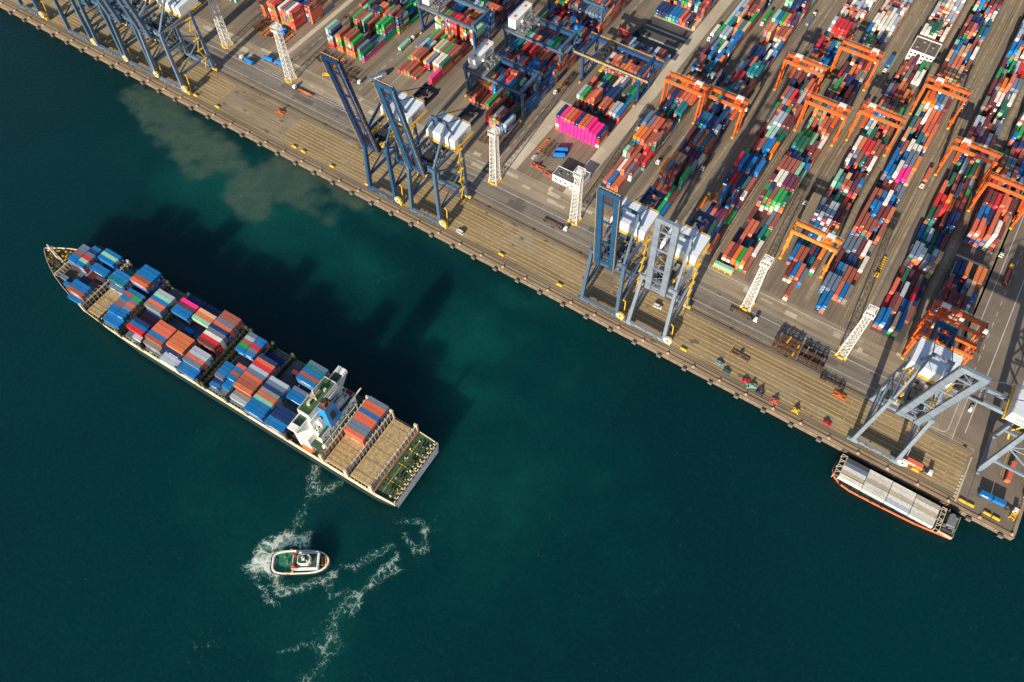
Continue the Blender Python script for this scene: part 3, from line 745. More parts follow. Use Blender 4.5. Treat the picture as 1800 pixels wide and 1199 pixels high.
# ------------------------------------------------------------------ rubber-tyred yard gantries
def yard_gantry(cm, name):
    t = thing(name, '', 'gantry crane', (0, 0, 0), 0, 'orange yard gantries over the container blocks')
    W = 26.5; H = 25.4
    leg = MB().beam((0, 0, 2.2), (0, 0, H - 1.4), 1.15, 1.0, taper=.95).mesh('leg', cm)
    for x in (0, W):
        for y in (0, 7.4): put('leg', leg, t, (x, y, 0))
        MB().box(x - .55, x + .55, -2.4, 9.8, 1.5, 2.6).build('sill_beam', cm, t)
        MB().box(x - .45, x + .45, .6, 6.8, H - 1.5, H - .3).build('end_tie', cm, t)
        for y in (-1.5, 8.9):
            b = MB(); b.box(x - .75, x + .75, y - 1.2, y + 1.2, 1.0, 1.9)
            o = b.build('bogie', M_YELS, t)
            w = MB()
            for a in (-.6, .6): w.tube((x - .35, y + a, .6), (x + .35, y + a, .6), .56, 12)
            w.build('wheel_set', M_TYRE, o)
    gd = MB().box(-1.0, W + 1.0, -.75, .75, H - 1.5, H + .3).mesh('girder', cm)
    put('girder', gd, t, (0, 0, 0)); put('girder', gd, t, (0, 7.4, 0))
    wkm = mat('tan_walkway_grating', (.33, .24, .15), .8, .35, .8)
    w = MB(); w.box(-1.5, W + 1.5, 8.35, 9.6, H - .6, H - .45); w.rail([(-1.5, 9.6, H - .45), (W + 1.5, 9.6, H - .45)], step=2.2); w.rail([(-.5, -.6, H + .3), (W + .5, -.6, H + .3)], h=.8, step=2.6)
    w.build('walkway', wkm, t)
    s = MB()
    for k in range(6):
        z = 3 + k * 3.6; s.beam((-.9, 1.2 if k % 2 else 5.0, z), (-.9, 5.0 if k % 2 else 1.2, z + 3.6), .5, .16); s.box(-1.4, -.7, .6, 5.6, z + 3.5, z + 3.6)
    s.build('stairway', cm, t)
    e = MB(); e.box(W - 1.3, W + 1.3, 2.2, 5.6, 2.7, 4.9); e.build('power_pack', cm, t)
    tr = MB(); tr.box(-2.6, 2.6, -1.2, 8.6, H + .32, H + .8); tr.tube((-1.2, 1.2, H + 1.5), (-1.2, 6, H + 1.5), .65, 10); tr.cb((1.0, 6.4, H + 1.5), (2.0, 1.6, 1.5)); tr.cb((.6, 2.2, H + 1.2), (1.4, 1.2, .9))
    tr.rail([(-2.6, -1.2, H + .8), (2.6, -1.2, H + .8), (2.6, 8.6, H + .8), (-2.6, 8.6, H + .8), (-2.6, -1.2, H + .8)], step=1.8)
    tp = tr.build('trolley', cm, t)
    hm = MB(); hm.box(-2.4, 2.4, 4.2, 7.2, H + .85, H + 3.2); hm.box(-2.0, 2.0, 4.0, 4.19, H + 1.2, H + 2.8, M_REDO)
    hm.ms = [M_WHITE, M_REDO]; hm.mi = [0] * 6 + [1] * 6
    hm.build('machine_cover', None, tp)
    cb = MB(); cb.box(2.7, 4.6, 1.4, 3.6, H - 4.2, H - 1.8); cb.build('cabin', M_WHITE, tp)
    sp = MB(); sp.box(-1.2, 1.2, -2.4, 9.8, 15.6, 16.2)
    for x in (-.9, .9):
        for y in (1.2, 6.2): sp.tube((x, y, 16.2), (x * 1.2, y, H + .3), .06, 5)
    sp.build('spreader', cm, tp)
    return t, tp
GO, GOT = yard_gantry(M_ORG, 'yard_gantry')
GA, GAT = yard_gantry(M_ORGY, 'yard_gantry')
RTG = [(-147.6, 175, 0, 21.5, 'orange yard gantry beside the pale road, touching its neighbour'), (-119.2, 177, 0, 22, 'orange yard gantry touching the one beside the pale road, across the truck lane'),
       (-87.7, 237, 0, 7, 'orange yard gantry in the middle of the yard, third from the pale road'), (-60.7, 271, 0, 22, 'orange yard gantry over the red box stack below the white reefer rows'),
       (-59.7, 207, 0, 21.5, 'orange yard gantry over green boxes, on the quay side of the red stack gantry'), (-26.7, 217.5, 0, 5, 'orange yard gantry standing over a bright pink box among blue ones'),
       (1.3, 266, 0, 6.5, 'orange yard gantry on the quay side of the white office block'), (34, 219, 0, 5.5, 'orange yard gantry over the teal box, between pale trucks and wide road'), (61.2, 200, 0, 24, 'orange yard gantry cut by the picture edge over orange and white boxes'),
       (-24.6, 99, 1, 20.5, 'amber yellow yard gantry behind a light tower, close to the quay road'), (62, 87, 0, 5, 'orange yard gantry behind another, beside the wide right road'), (61.8, 70.5, 0, 5, 'front orange yard gantry almost under the lone crane house')]
used = set()
for s, d, kind, tx, lb in RTG:
    root, tr = ((GO, GOT), (GA, GAT))[kind]
    if kind not in used:
        used.add(kind); r = root; r.location = (s, d + 1.8, 0); r['label'] = lb; tr.location = (tx, 0, 0)
    else:
        r = dup(root, (s, d + 1.8, 0), 0, lb)
        for ch in r.children:
            if ch.name.startswith('trolley'): ch.location = (tx, 0, 0)

# ------------------------------------------------------------------ big blue rail gantries of the western yard
def rail_gantry(label, loc, W, over, leg_m, beam_m, house=True, words=None, G=20.5, walk=M_GREYS):
    t = thing('rail_gantry', label, 'gantry crane', loc, 0, 'blue rail gantries over the western blocks')
    H = 22.5
    for y in (0, G):
        MB().box(-over[0], W + over[1], y - .8, y + .8, H, H + 2.6).build('girder', beam_m, t)
        if words and y == 0:
            for k, (tx, wd) in enumerate(words): lettering(wd, 1.9, M_LETW, t, frame((1, 0, 0), (0, 0, 1), (tx, -.83, H + 1.3)))
        w = MB(); w.box(-over[0], W + over[1], y + .85 if y else y - 1.9, y + 1.9 if y else y - .85, H + 2.0, H + 2.15); w.rail([(-over[0], y + 1.9 if y else y - 1.9, H + 2.15), (W + over[1], y + 1.9 if y else y - 1.9, H + 2.15)], step=2.4)
        w.build('walkway', walk, t)
        for x in (0, W):
            MB().beam((x, y + (2 if not y else -2), 2.2), (x, y, H), 1.7, 1.5).build('leg', leg_m, t)
    for x in (0, W):
        MB().box(x - .7, x + .7, -1.0, G + 1.0, 1.4, 2.8).build('sill_beam', leg_m, t)
        MB().box(x - 1.0, x + 1.0, -1.0, G + 1, H + 2.62, H + 5.0).build('top_tie', leg_m if leg_m is not M_RMG else beam_m, t)
        for y in (.6, G - .6):
            b = MB(); b.box(x - .6, x + .6, y - 3, y + 3, .8, 1.38); o = b.build('bogie', M_YELS, t)
            w = MB()
            for i in range(5): w.tube((x - .2, y - 2.4 + i * 1.2, .45), (x + .2, y - 2.4 + i * 1.2, .45), .42, 10)
            w.build('wheel_set', M_DARK, o)
        sb = MB(); sb.beam((x, 3.5, 3), (x, G / 2, 12), .6, .6); sb.beam((x, G - 3.5, 3), (x, G / 2, 12), .6, .6); sb.box(x - .5, x + .5, 1.2, G - 1.2, 11.6, 12.6); sb.build('brace', leg_m, t)
    tx = W * .28
    tr = MB(); tr.box(tx - 4, tx + 4, -.6, G + .6, H + 2.65, H + 3.3)
    for i in range(16): tr.cb((tx + random.uniform(-3.6, 3.6), random.uniform(1, G - 1), H + 3.9), (random.uniform(.6, 2.2), random.uniform(.6, 2.6), random.uniform(.6, 1.8)))
    for a in (-3.4, 3.4): tr.tube((tx + a * .5, G / 2 + a, 13), (tx + a * .5, G / 2 + a, H + 2.7), .07, 5)
    tr.build('trolley_gear', M_GREYS if house else M_DARK, t)
    MB().box(tx - 1.2, tx + 1.2, G / 2 - 6.1, G / 2 + 6.1, 12.2, 13).build('spreader', M_YELS, t)
    if house:
        h = MB(); h.box(-over[0] + 3, -over[0] + 9.2, 2.0, G + 3.0, H + 2.7, H + 9.6)
        hs = h.build('machinery_house', M_WHITE, t); q = -over[0]
        v = MB(); v.cb((q + 6, 6, H + 9.9), (1.6, 1.6, .6)); v.cb((q + 6, G - 1, H + 9.9), (1.6, 1.6, .6)); v.build('roof_vent', M_REDO, hs)
        d = MB(); d.box(q + 3.2, q + 6, 2.4, G + 2.6, H + 9.61, H + 9.7); d.build('roof_sheet', M_ROOFB, hs)
        MB().box(q + 9.21, q + 10.6, 9, 10.6, H + 4.4, H + 5.8).build('air_duct', M_WHITE, hs)
        e = MB()
        for a, b in (((-2.6, -1.2), (2.6, -1.2)), ((2.6, -1.2), (2.6, 1.2)), ((2.6, 1.2), (-2.6, 1.2)), ((-2.6, 1.2), (-2.6, -1.2))): e.beam((q + 9.24, 16 + a[0], H + 6.4 + a[1]), (q + 9.24, 16 + b[0], H + 6.4 + b[1]), .08, .4)
        e.build('emblem_frame', M_INK, hs)
        lettering('MTL', 2.0, M_INK, hs, frame((0, 1, 0), (0, 0, 1), (q + 9.25, 16, H + 6.4)))
        rl = MB(); rl.rail([(q + 3, 2, H + 9.6), (q + 3, G + 3, H + 9.6), (q + 9.2, G + 3, H + 9.6)], step=2); rl.build('guard_rail', M_WHITE, hs)
    return t
WD = [(12, 'MODERN'), (23, 'TERMINALS')]
rail_gantry('blue and grey rail gantry with white machinery house, the one on the quay side', (-268.5, 113.5, 0), 46, (1.5, 2.5), M_SLATE, M_MIDB, words=WD)
rail_gantry('blue and grey rail gantry with white machinery house, behind the similar one', (-268.5, 163, 0), 46, (1.5, 2.5), M_SLATE, M_MIDB, words=WD)
rail_gantry('blue rail gantry over rust red stacks, its house cut by the top edge', (-335.5, 151, 0), 48, (1.5, 2.5), M_RMG, M_SLATE, words=WD)
rail_gantry('royal blue rail gantry with yellow walkway and no house, beside the pale road', (-207.9, 169.5, 0), 44, (6.5, 7), M_RMG, M_RMG, house=False, words=[(10, 'MODERN'), (21, 'TERMINALS')], walk=M_YELS)
rail_gantry('blue rail gantry at the top edge, above the two with white houses', (-268.5, 222, 0), 46, (1.5, 2.5), M_SLATE, M_MIDB, words=WD)

# ------------------------------------------------------------------ containers
PAL = {'R': ((.30, .085, .055), 'rust red'), 'o': ((.72, .19, .025), 'bright orange'), 'O': ((.55, .155, .06), 'burnt orange'), 'c': ((.56, .125, .07), 'coral'), 'm': ((.145, .03, .034), 'maroon'), 'b': ((.003, .14, .40), 'blue'),
       'n': ((.006, .03, .125), 'navy'), 's': ((.115, .165, .25), 'steel blue'), 'l': ((.34, .41, .50), 'pale grey-blue'), 'w': ((.68, .65, .58), 'off-white'), 't': ((.004, .16, .19), 'teal'), 'g': ((.02, .29, .075), 'green'),
       'M': ((.23, .50, .36), 'mint'), 'G': ((.008, .11, .065), 'dark green'), 'p': ((.80, .025, .25), 'hot pink'), 'r': ((.56, .022, .03), 'red'), 'y': ((.60, .34, .19), 'tan'), 'k': ((.19, .19, .18), 'grey'), 'h': ((.40, .36, .29), 'warm grey'), 'W': ((.58, .57, .53), 'pale grey'), 'P': ((.12, .028, .075), 'plum'), 'd': ((.06, .065, .075), 'dark slate')}
CW, CH = 2.44, 2.6
CLEN = {40: 12.19, 20: 6.06}
def container_meshes(L):
    w = CW / 2; H = 2.59; y0, y1 = -L / 2, L / 2
    b = MB(); b.box(-w + .05, w - .05, y0 + .05, y1 - .05, .1, H - .045)
    for x in (-w, w - .14):
        for y in (y0, y1 - .14): b.box(x, x + .14, y, y + .14, 0, H)
    for x in (-w, w - .1):
        for z in (0, H - .12): b.box(x + .005, x + .095, y0 + .145, y1 - .145, z + .01, z + .11)
    for y in (y0, y1 - .1):
        for z in (0, H - .12): b.box(-w + .145, w - .145, y + .005, y + .095, z + .01, z + .11)
    n = int(L / .61)
    for i in range(1, n):
        y = y0 + i * L / n; b.box(-w + .2, w - .2, y - .14, y + .14, H - .0445, H - .037)
    d = MB()
    for x in (-w + .17, .02): d.box(x, x + w - .19, y0 - .012, y0 + .045, .14, H - .14)
    for x in (-.8, -.32, .32, .8): d.box(x - .03, x + .03, y0 - .05, y0 - .0125, .16, H - .16)
    return b.mesh(f'container_{L:.0f}', M_BOX), d.mesh('container_door', M_BOX)
CM = {k: container_meshes(v) for k, v in CLEN.items()}
def side_marks(L):
    mb = MB(); x = CW / 2 + .004
    for sg in (-1, 1):
        for a, b in ((-.30, -.14), (-.12, .06), (.08, .2)):
            mb.add([(sg * x, a * L, 1.25), (sg * x, b * L, 1.25), (sg * x, b * L, 1.95), (sg * x, a * L, 1.95)], [(0, 1, 2, 3)])
    y = -L / 2 - .056
    mb.add([(.2, y, 1.75), (.95, y, 1.75), (.95, y, 2.15), (.2, y, 2.15)], [(0, 1, 2, 3)])
    return mb.mesh('side_marking', M_LETW)
SM = {k: side_marks(v) for k, v in CLEN.items()}
def vary(c, a=.10):
    f = random.uniform(1 - a, 1 + a); g = random.uniform(-.012, .02)
    return tuple(max(.003, q * f + g * (.3 + q)) for q in c)
BOXES = []     # every container that joins the one mass of lower and distant boxes
N_SINGLE = [0]
def single(x, y, z, rz, size, ch, label, group):
    N_SINGLE[0] += 1
    o = put('shipping_container', CM[size][0], None, (x, y, z), rz)
    col = (*vary(PAL[ch][0]), 1); o.color = col
    d = put('door', CM[size][1], o); d.color = col
    if random.random() < .4 and ch not in 'wWhylkd': put('side_marking', SM[size], o)['kind'] = 'stuff'
    return tag(o, label, 'container', group)
def mass(x, y, z, rz, size, ch): BOXES.append((x, y, z, rz, CLEN[size], vary(PAL[ch][0], .14)))
def build_mass():
    V = []; Fc = []; C = []
    for x, y, z, rz, L, c in BOXES:
        ca, sa = math.cos(rz), math.sin(rz); w = CW / 2; h = L / 2; H = 2.56
        def P(a, b, q): return (x + a * ca - b * sa, y + a * sa + b * ca, z + q)
        o = len(V)
        V += [P(-w, -h, 0), P(w, -h, 0), P(w, h, 0), P(-w, h, 0), P(-w, -h, H), P(w, -h, H), P(w, h, H), P(-w, h, H)]
        i = .1
        V += [P(-w + i, -h - .015, .12), P(-.03, -h - .015, .12), P(-.03, -h - .015, H - .12), P(-w + i, -h - .015, H - .12), P(.03, -h - .015, .12), P(w - i, -h - .015, .12), P(w - i, -h - .015, H - .12), P(.03, -h - .015, H - .12),
              P(-w + i, -h + i, H + .012), P(w - i, -h + i, H + .012), P(w - i, h - i, H + .012), P(-w + i, h - i, H + .012)]
        fs = [(4, 5, 6, 7), (0, 1, 5, 4), (1, 2, 6, 5), (2, 3, 7, 6), (3, 0, 4, 7), (8, 9, 10, 11), (12, 13, 14, 15), (16, 17, 18, 19)]
        if random.random() < .4 and max(c) < .6:
            o2 = len(V); q0 = h * random.choice((.35, .5, .6))
            for xx in (-w - .004, w + .004): V += [P(xx, -q0, 1.3), P(xx, q0 * .7, 1.3), P(xx, q0 * .7, 1.85), P(xx, -q0, 1.85)]
            V += [P(.2, -h - .02, 1.7), P(w - .2, -h - .02, 1.7), P(w - .2, -h - .02, 2.15), P(.2, -h - .02, 2.15)]
            for k in range(3): Fc.append(tuple(o2 + k * 4 + z_ for z_ in range(4))); C.append((.66, .66, .64, 1))
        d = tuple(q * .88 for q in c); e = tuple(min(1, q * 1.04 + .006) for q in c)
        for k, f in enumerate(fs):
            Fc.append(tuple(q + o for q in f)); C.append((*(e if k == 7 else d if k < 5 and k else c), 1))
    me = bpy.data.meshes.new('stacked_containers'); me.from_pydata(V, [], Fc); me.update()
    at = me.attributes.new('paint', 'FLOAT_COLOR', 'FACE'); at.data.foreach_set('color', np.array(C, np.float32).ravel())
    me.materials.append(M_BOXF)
    tag(put('stacked_containers', me), kind='stuff')

# ------------------------------------------------------------------ the container ship
SHX, SHY = -124.6, -138.15
SHA = math.atan2(-.02544, -.99968)
US, VS = Vector((math.cos(SHA), math.sin(SHA), 0)), Vector((-math.sin(SHA), math.cos(SHA), 0))
def ship_pt(u, v, z): return Vector((SHX, SHY, z)) + US * u + VS * v
SHIP = thing('container_ship', 'long cream-hulled container ship loaded with mostly blue and coral boxes, under way', 'ship', (SHX, SHY, 0), SHA)
HB = [(0, 19.4), (12, 20), (190, 20), (205, 19.8), (220, 18.7), (232, 16.6), (243, 14.0), (252, 11.2), (260, 8.0), (266, 5.0), (270.5, 2.4), (273, .5)]
def half(u, t=HB):
    for (a, p), (b, q) in zip(t, t[1:]):
        if a <= u <= b: return p + (q - p) * (u - a) / (b - a)
    return t[-1][1]
WLB = [(0, 16.5), (14, 19.6), (185, 19.6), (205, 17.5), (220, 14.0), (232, 10.5), (243, 7.0), (252, 4.2), (262, 1.6), (268, .4), (273, .3)]
def build_hull():
    us = [0, 6, 12, 30, 60, 100, 140, 180, 195, 205, 213, 220, 226, 232, 238, 243, 248, 252, 256, 260, 263, 266, 268.5, 270.5, 272, 273]
    mb = MB(); V = []; n = len(us)
    for u in us:
        hd = half(u); hw = half(u, WLB); zt = 9.0 + (1.0 if u > 238 else 0) * min(1, (u - 238) / 6) * 2.6
        uw = 4 + (u - 4) * .97 if u > 200 else max(u, 2.5) if u < 5 else u
        zk = zt - 4.2
        for sgn in (-1, 1): V += [(uw, sgn * hw, -5.5), (uw + (u - uw) * .3, sgn * (hw + (hd - hw) * .4), 1.0), (uw + (u - uw) * .7, sgn * (hw + (hd - hw) * .8), zk), (u, sgn * hd, zt), (u, sgn * hd, zt + 1.0), (u, sgn * max(hd - .3, .05), zt + 1.0), (u, sgn * max(hd - .3, .05), zt)]
    for nm, ks, mm in (('hull', (0, 1), M_HULLD), ('sheer_strake', (2, 3, 4, 5), M_CREAM)):
        Fs = []
        for i in range(n - 1):
            for sgn in (0, 1):
                for k in ks:
                    a = i * 14 + sgn * 7 + k; b = a + 14
                    Fs.append((a, b, b + 1, a + 1) if sgn == 0 else (a, a + 1, b + 1, b))
        e = (n - 1) * 14
        for k in (ks if nm == 'hull' else (2, 3)):
            Fs += [(k, k + 1, k + 8, k + 7), (e + k, e + k + 7, e + k + 8, e + k + 1)]
        mb = MB(); mb.add(V, Fs); mb.build(nm, mm, SHIP)
    dk = MB(); V = []; Fs = []
    for u in us:
        hd = max(half(u) - .3, .04); zt = 9.0 + (1.0 if u > 238 else 0) * min(1, (u - 238) / 6) * 2.6
        V += [(u, -hd, zt - .02), (u, hd, zt - .02)]
    for i in range(n - 1): Fs.append((2 * i, 2 * i + 1, 2 * i + 3, 2 * i + 2))
    dk.add(V, [tuple(reversed(f)) for f in Fs]); dk.build('main_deck', M_DECK, SHIP)
build_hull()
# aft mooring deck
mb = MB(); mb.add([(.4, -19, 9.03), (.4, 19, 9.03), (13, 19, 9.03), (13, -19, 9.03)], [(3, 2, 1, 0)]); mb.build('mooring_deck', M_GREEN, SHIP)
mb = MB()
for i in range(70):
    u, v = random.uniform(1.5, 12), random.uniform(-18, 18); w = random.uniform(.2, .8)
    if i % 3: mb.cb((u, v, 9.05 + w * .3), (w, random.uniform(.2, 1.0), w * .6))
    else: mb.tube((u, v, 9.05), (u, v, 9.05 + w), w * .45, 8)
for v in (-14, -5, 5, 13):
    for q in (0, 1.7): mb.tube((5 + q, v, 10.0), (5 + q, v + 2.6, 10.0), .62, 12); mb.box(4.6 + q, 5.4 + q, v - .3, v - .05, 9.05, 10.5); mb.box(4.6 + q, 5.4 + q, v + 2.65, v + 2.9, 9.05, 10.5)
mb.build('mooring_winches', M_OLIVE, SHIP)
mb = MB()
for i in range(22):
    u, v = random.uniform(1.2, 4.5), random.uniform(-18, 18); mb.cb((u, v, 9.3), (random.uniform(.2, .7), random.uniform(.2, .7), .6))
for v in (-9, 0, 10): mb.beam((1, v, 9.1), (12, v, 9.1), .2, .12)
for a, b in (((9.5, -17), (9.5, 17)), ((2.2, -17), (2.2, 17))): mb.beam((*a, 9.1), (*b, 9.1), .16, .1)
mb.build('yellow_deck_gear', M_YELS, SHIP)
mb = MB()
for i in range(18):
    u, v = random.uniform(2, 12), random.uniform(-18, 18); mb.cb((u, v, 9.4), (random.uniform(.3, .8), random.uniform(.3, .9), .7))
mb.build('deck_lockers', M_WHITE, SHIP)
mb = MB(); mb.add([(-.02, -19.2, 9.9), (-.02, 19.2, 9.9), (-.02, 18.0, 1.6), (2.2, 16.4, -5), (2.2, -16.4, -5), (-.02, -18.0, 1.6)], [(0, 1, 2, 5), (5, 2, 3, 4)]); mb.build('transom', M_TRANS, SHIP)
mb = MB()
for i in range(14):
    v = -18.6 + i * 2.86; mb.box(.1, .7, v - .5, v + .5, 10.1, 11.6); mb.beam((.5, v + 1, 10.1), (2.0, v + 1, 10.1), .25, 2.2)
mb.rail([(.4, -19, 10.1), (.4, 19, 10.1)], step=2)
mb.build('stern_rail_posts', M_CREAM, SHIP)
# forecastle gear
mb = MB()
for i in range(70):
    u = random.uniform(251, 267); v = random.uniform(-1, 1) * (half(u) - 1.2); w = random.uniform(.3, 1.5); mb.cb((u, v, 11.7 + w * .3), (w, random.uniform(.3, 1.5), w * .8))
for v in (-4.5, 3.5): mb.tube((255, v, 12.6), (255, v + 2.2, 12.6), .9, 10)
mb.build('windlass', M_OLIVE, SHIP)
mb = MB()
for i in range(40):
    u = random.uniform(251, 268); v = random.uniform(-1, 1) * (half(u) - 1); mb.cb((u, v, 12.0), (random.uniform(.3, 1.1), random.uniform(.3, .9), .9))
mb.build('forecastle_fittings', M_YELS, SHIP)
mb = MB(); mb.tube((262, .6, 11.6), (262, .6, 24), .55, 8, r2=.3); mb.beam((262, .6, 23), (267.5, -1.2, 13), .9, .9); mb.cb((262, .6, 20), (1.6, 3.6, .3)); mb.beam((253, 2, 12), (267, -1, 12.6), 1.3, .5)
mb.build('foremast', M_CREAM, SHIP)
mb = MB(); mb.box(251.4, 251.9, -11, 11, 11.5, 14.2)
for v in range(-10, 11, 2): mb.beam((249.8, v, 11.5), (251.4, v, 14), .3, .3)
mb.build('breakwater', M_CREAM, SHIP)
# hatch covers, three panels across each bay
def hatch(u0, u1, m, z=11.0, lim=19.2):
    w = min(lim, half(u1) - 1.2)
    for k in range(3):
        a = -w + k * 2 * w / 3 + .12; b = -w + (k + 1) * 2 * w / 3 - .12
        h = MB(); h.box(u0, u1, a, b, 9.2, z)
        for q in range(5): y = a + (b - a) * (q + .5) / 5; h.box(u0 + .3, u1 - .3, y - .07, y + .07, z, z + .05)
        for q in range(3): x = u0 + (u1 - u0) * (q + .5) / 3; h.box(x - .07, x + .07, a + .2, b - .2, z + .051, z + .09)
        h.build('hatch_cover', m, SHIP)
BAYS = [(15.0, 28.2, M_TANH), (30.9, 44.2, M_TANH), (70.2, 82.6, M_SLH), (83.2, 95.6, M_SLH), (97.2, 109.6, M_SLH), (111.4, 124.2, M_SLH), (131.4, 143.8, M_SLH), (146.0, 158.4, M_SLH), (159.4, 171.8, M_SLH), (175.2, 187.7, M_SLH), (192.4, 204.8, M_SLH), (206.3, 218.6, M_TANH), (222.8, 235.2, M_SLH), (236.4, 249.4, M_SLH)]
for a, b, m in BAYS: hatch(a, b, m)
for a, b, v0 in ((15.0, 28.2, -19), (30.9, 44.2, 5), (206.3, 218.6, 4)):
    mb = MB()
    for q in range(20):
        u = random.uniform(a + .3, b - .3); v = v0 + random.uniform(0, 1) * (18 - v0); mb.cb((u, v, 11.16), (random.uniform(.15, .5), random.uniform(.12, .35), .16))
    mb.build('yellow_deck_gear', M_YELS, SHIP)
    mb = MB()
    for q in range(5): mb.box(a + .2, b - .2, v0 + (18.4 - v0) * (q + .5) / 5 - .05, v0 + (18.4 - v0) * (q + .5) / 5 + .05, 11.092, 11.12)
    for q in range(4): mb.box(a + (b - a) * (q + .5) / 4 - .06, a + (b - a) * (q + .5) / 4 + .06, v0 + .3, 18.2, 11.13, 11.15)
    mb.build('hatch_seams', M_SEAM, SHIP)
# lashing bridges
def lashing(u, m, H=15.0, w=1.1):
    W = half(u) - .3; mb = MB()
    mb.box(u - w / 2, u + w / 2, -W, W, H, H + .3); mb.box(u - w / 2, u + w / 2, -W, W, 11.4, 11.6)
    n = int(2 * W / 2.55)
    for i in range(n + 1):
        v = -W + .15 + i * (2 * W - .3) / n
        for q in (-w / 2 + .1, w / 2 - .1): mb.beam((u + q, v, 9), (u + q, v, H + 1.2), .3, .42)
        if i % 2: mb.beam((u, v, 11.6), (u, v + 2.4, H), .16, .16)
    mb.rail([(u - w / 2, -W, H + .3), (u - w / 2, W, H + .3)], step=4)
    for sg in (-1, 1): mb.box(u - 1.0, u + 1.0, sg * W - .5, sg * W + .5, 9, H + 2)
    mb.build('lashing_bridge', m, SHIP)
for u, m in [(14.0, M_CREAM), (29.6, M_CREAM), (45.4, M_CREAM), (69.0, M_OLIVE), (96.4, M_OLIVE), (110.5, M_OLIVE), (126.5, M_OLIVE), (130, M_OLIVE), (145, M_OLIVE), (173.4, M_OLIVE), (190, M_OLIVE), (205.6, M_OLIVE), (220.6, M_CREAM)]: lashing(u, m, 15 if u < 60 else 14)
mb = MB(); mb.box(12.2, 13.3, -19.5, 19.5, 9.1, 11.4); mb.build('hatch_coaming', mat('rusty_tan_coaming', (.27, .15, .075), .8, .4, .5), SHIP)
# accommodation block, bridge, funnel
mb = MB(); mb.box(53.6, 61.4, -12.2, 12.2, 9, 33); mb.build('accommodation_block', M_WHITE, SHIP)
mb = MB(); mb.box(54.0, 61.8, -11, 11, 33.02, 36.0); wh = mb.build('wheelhouse', M_WHITE, SHIP)
mb = MB(); mb.box(54.2, 61.6, -10.8, 10.8, 36.0, 36.12); mb.build('wheelhouse_roof', mat('green_roof_paint', (.05, .12, .045), .75, .35, .4), wh)
for v in range(-10, 11, 2): MB().box(61.8, 61.86, v - .75, v + .75, 34.4, 35.5).build('window', M_GLASS, wh)
mb = MB(); mb.rail([(54.2, -10.8, 36.1), (61.6, -10.8, 36.1), (61.6, 10.8, 36.1), (54.2, 10.8, 36.1), (54.2, -10.8, 36.1)], h=1.2, r=.1, step=1.6)
mb.build('guard_rail', M_WHITE, wh)
for sg in (-1, 1):
    w = MB(); w.box(55.6, 60.6, *sorted((sg * 11.02, sg * 17.2)), 32.4, 33.0); w.box(60.6, 61.0, *sorted((sg * 11.02, sg * 20.4)), 32.4, 34.2); w.box(55.2, 55.6, *sorted((sg * 11.02, sg * 20.4)), 32.4, 34.1)
    w.add([(61, sg * 12.22, 24), (55.2, sg * 12.22, 24), (55.2, sg * 19.6, 32.4), (61, sg * 19.6, 32.4), (61, sg * 12.22, 32.38), (55.2, sg * 12.22, 32.38)], [(0, 1, 2, 3), (0, 3, 4), (1, 5, 2)])
    wg = w.build('bridge_wing', M_WHITE, SHIP)
    MB().box(55.62, 60.58, *sorted((sg * 11.1, sg * 17.2)), 33.0, 33.06).build('wing_deck', M_GREEN, wg)
    MB().box(55.62, 60.58, *sorted((sg * 17.22, sg * 20.4)), 32.6, 35.0).build('wing_cab', M_WHITE, wg)
mb = MB(); mb.box(52.4, 61.2, 12.24, 18.4, 9, 24); mb.build('side_house', M_WHITE, SHIP)
mb = MB(); mb.box(50.0, 53.58, -9, 9, 9, 29.5); mb.box(50.0, 53.58, -12.6, -9.02, 9, 24.5); mb.box(50.0, 53.58, 9.02, 12.6, 9, 24.5); eh = mb.build('engine_casing', M_WHITE, SHIP)
MB().box(50.2, 53.4, -8.8, 8.8, 29.5, 29.6).build('casing_deck', M_GREEN, eh)
for sg in (-1, 1): MB().box(50.2, 53.4, *sorted((sg * 9.1, sg * 12.4)), 24.5, 24.6).build('casing_deck', M_GREEN, eh)
mb = MB(); mb.box(47.4, 49.98, -14, 14, 9, 23.5); a2 = mb.build('aft_deckhouse', M_WHITE, SHIP)
MB().box(47.6, 49.9, -13.8, 13.8, 23.5, 23.6).build('aft_deck', M_GREEN, a2)
MB().box(45.9, 47.38, -12.5, 14.5, 18.6, 18.85).build('catwalk', M_GREEN, a2)
MB().box(46.2, 47.38, -15.5, 17.5, 13.2, 13.4).build('catwalk', M_GREEN, a2)
for k in range(7):
    v = -11.4 + k * 3.8; MB().box(47.34, 47.39, v - .5, v + .5, 19.9, 22.0).build('door', M_GREYS, a2)
mb = MB(); mb.rail([(45.95, -12.5, 18.85), (45.95, 14.5, 18.85)], r=.12, step=2.2); mb.rail([(47.5, -13.9, 23.6), (47.5, 13.9, 23.6)], r=.1, step=2.0); mb.rail([(46.2, -15.4, 13.4), (46.2, 17.4, 13.4)], r=.1, step=2)
for v in (-12, -5, 2, 9, 14): mb.beam((46.0, v, 9), (46.0, v, 18.6), .3, .3); mb.box(45.9, 47.38, v - .12, v + .12, 18.86, 18.98)
mb.build('guard_rail', M_WHITE, a2)
mb = MB()
for v0, v1, z in ((-8.4, -3.2, 29.6), (7.0, 8.6, 29.6), (-12, -9.4, 24.6), (9.4, 12, 24.6)):
    for k in range(2):
        u = 50.8 + k * 1.4; mb.box(u, u + .3, v0, v1, z, z + .8 + .4 * k)
    for q in range(3): mb.cb((random.uniform(50.6, 53), random.uniform(v0, v1), z + .6), (.7, .7, 1.2))
mb.rail([(50.1, -8.9, 29.6), (50.1, 8.9, 29.6)], r=.1, step=1.6)
for sg in (-1, 1): mb.rail([(50.1, sg * 9.2, 24.6), (50.1, sg * 12.5, 24.6), (53.4, sg * 12.5, 24.6)], r=.1, step=1.6)
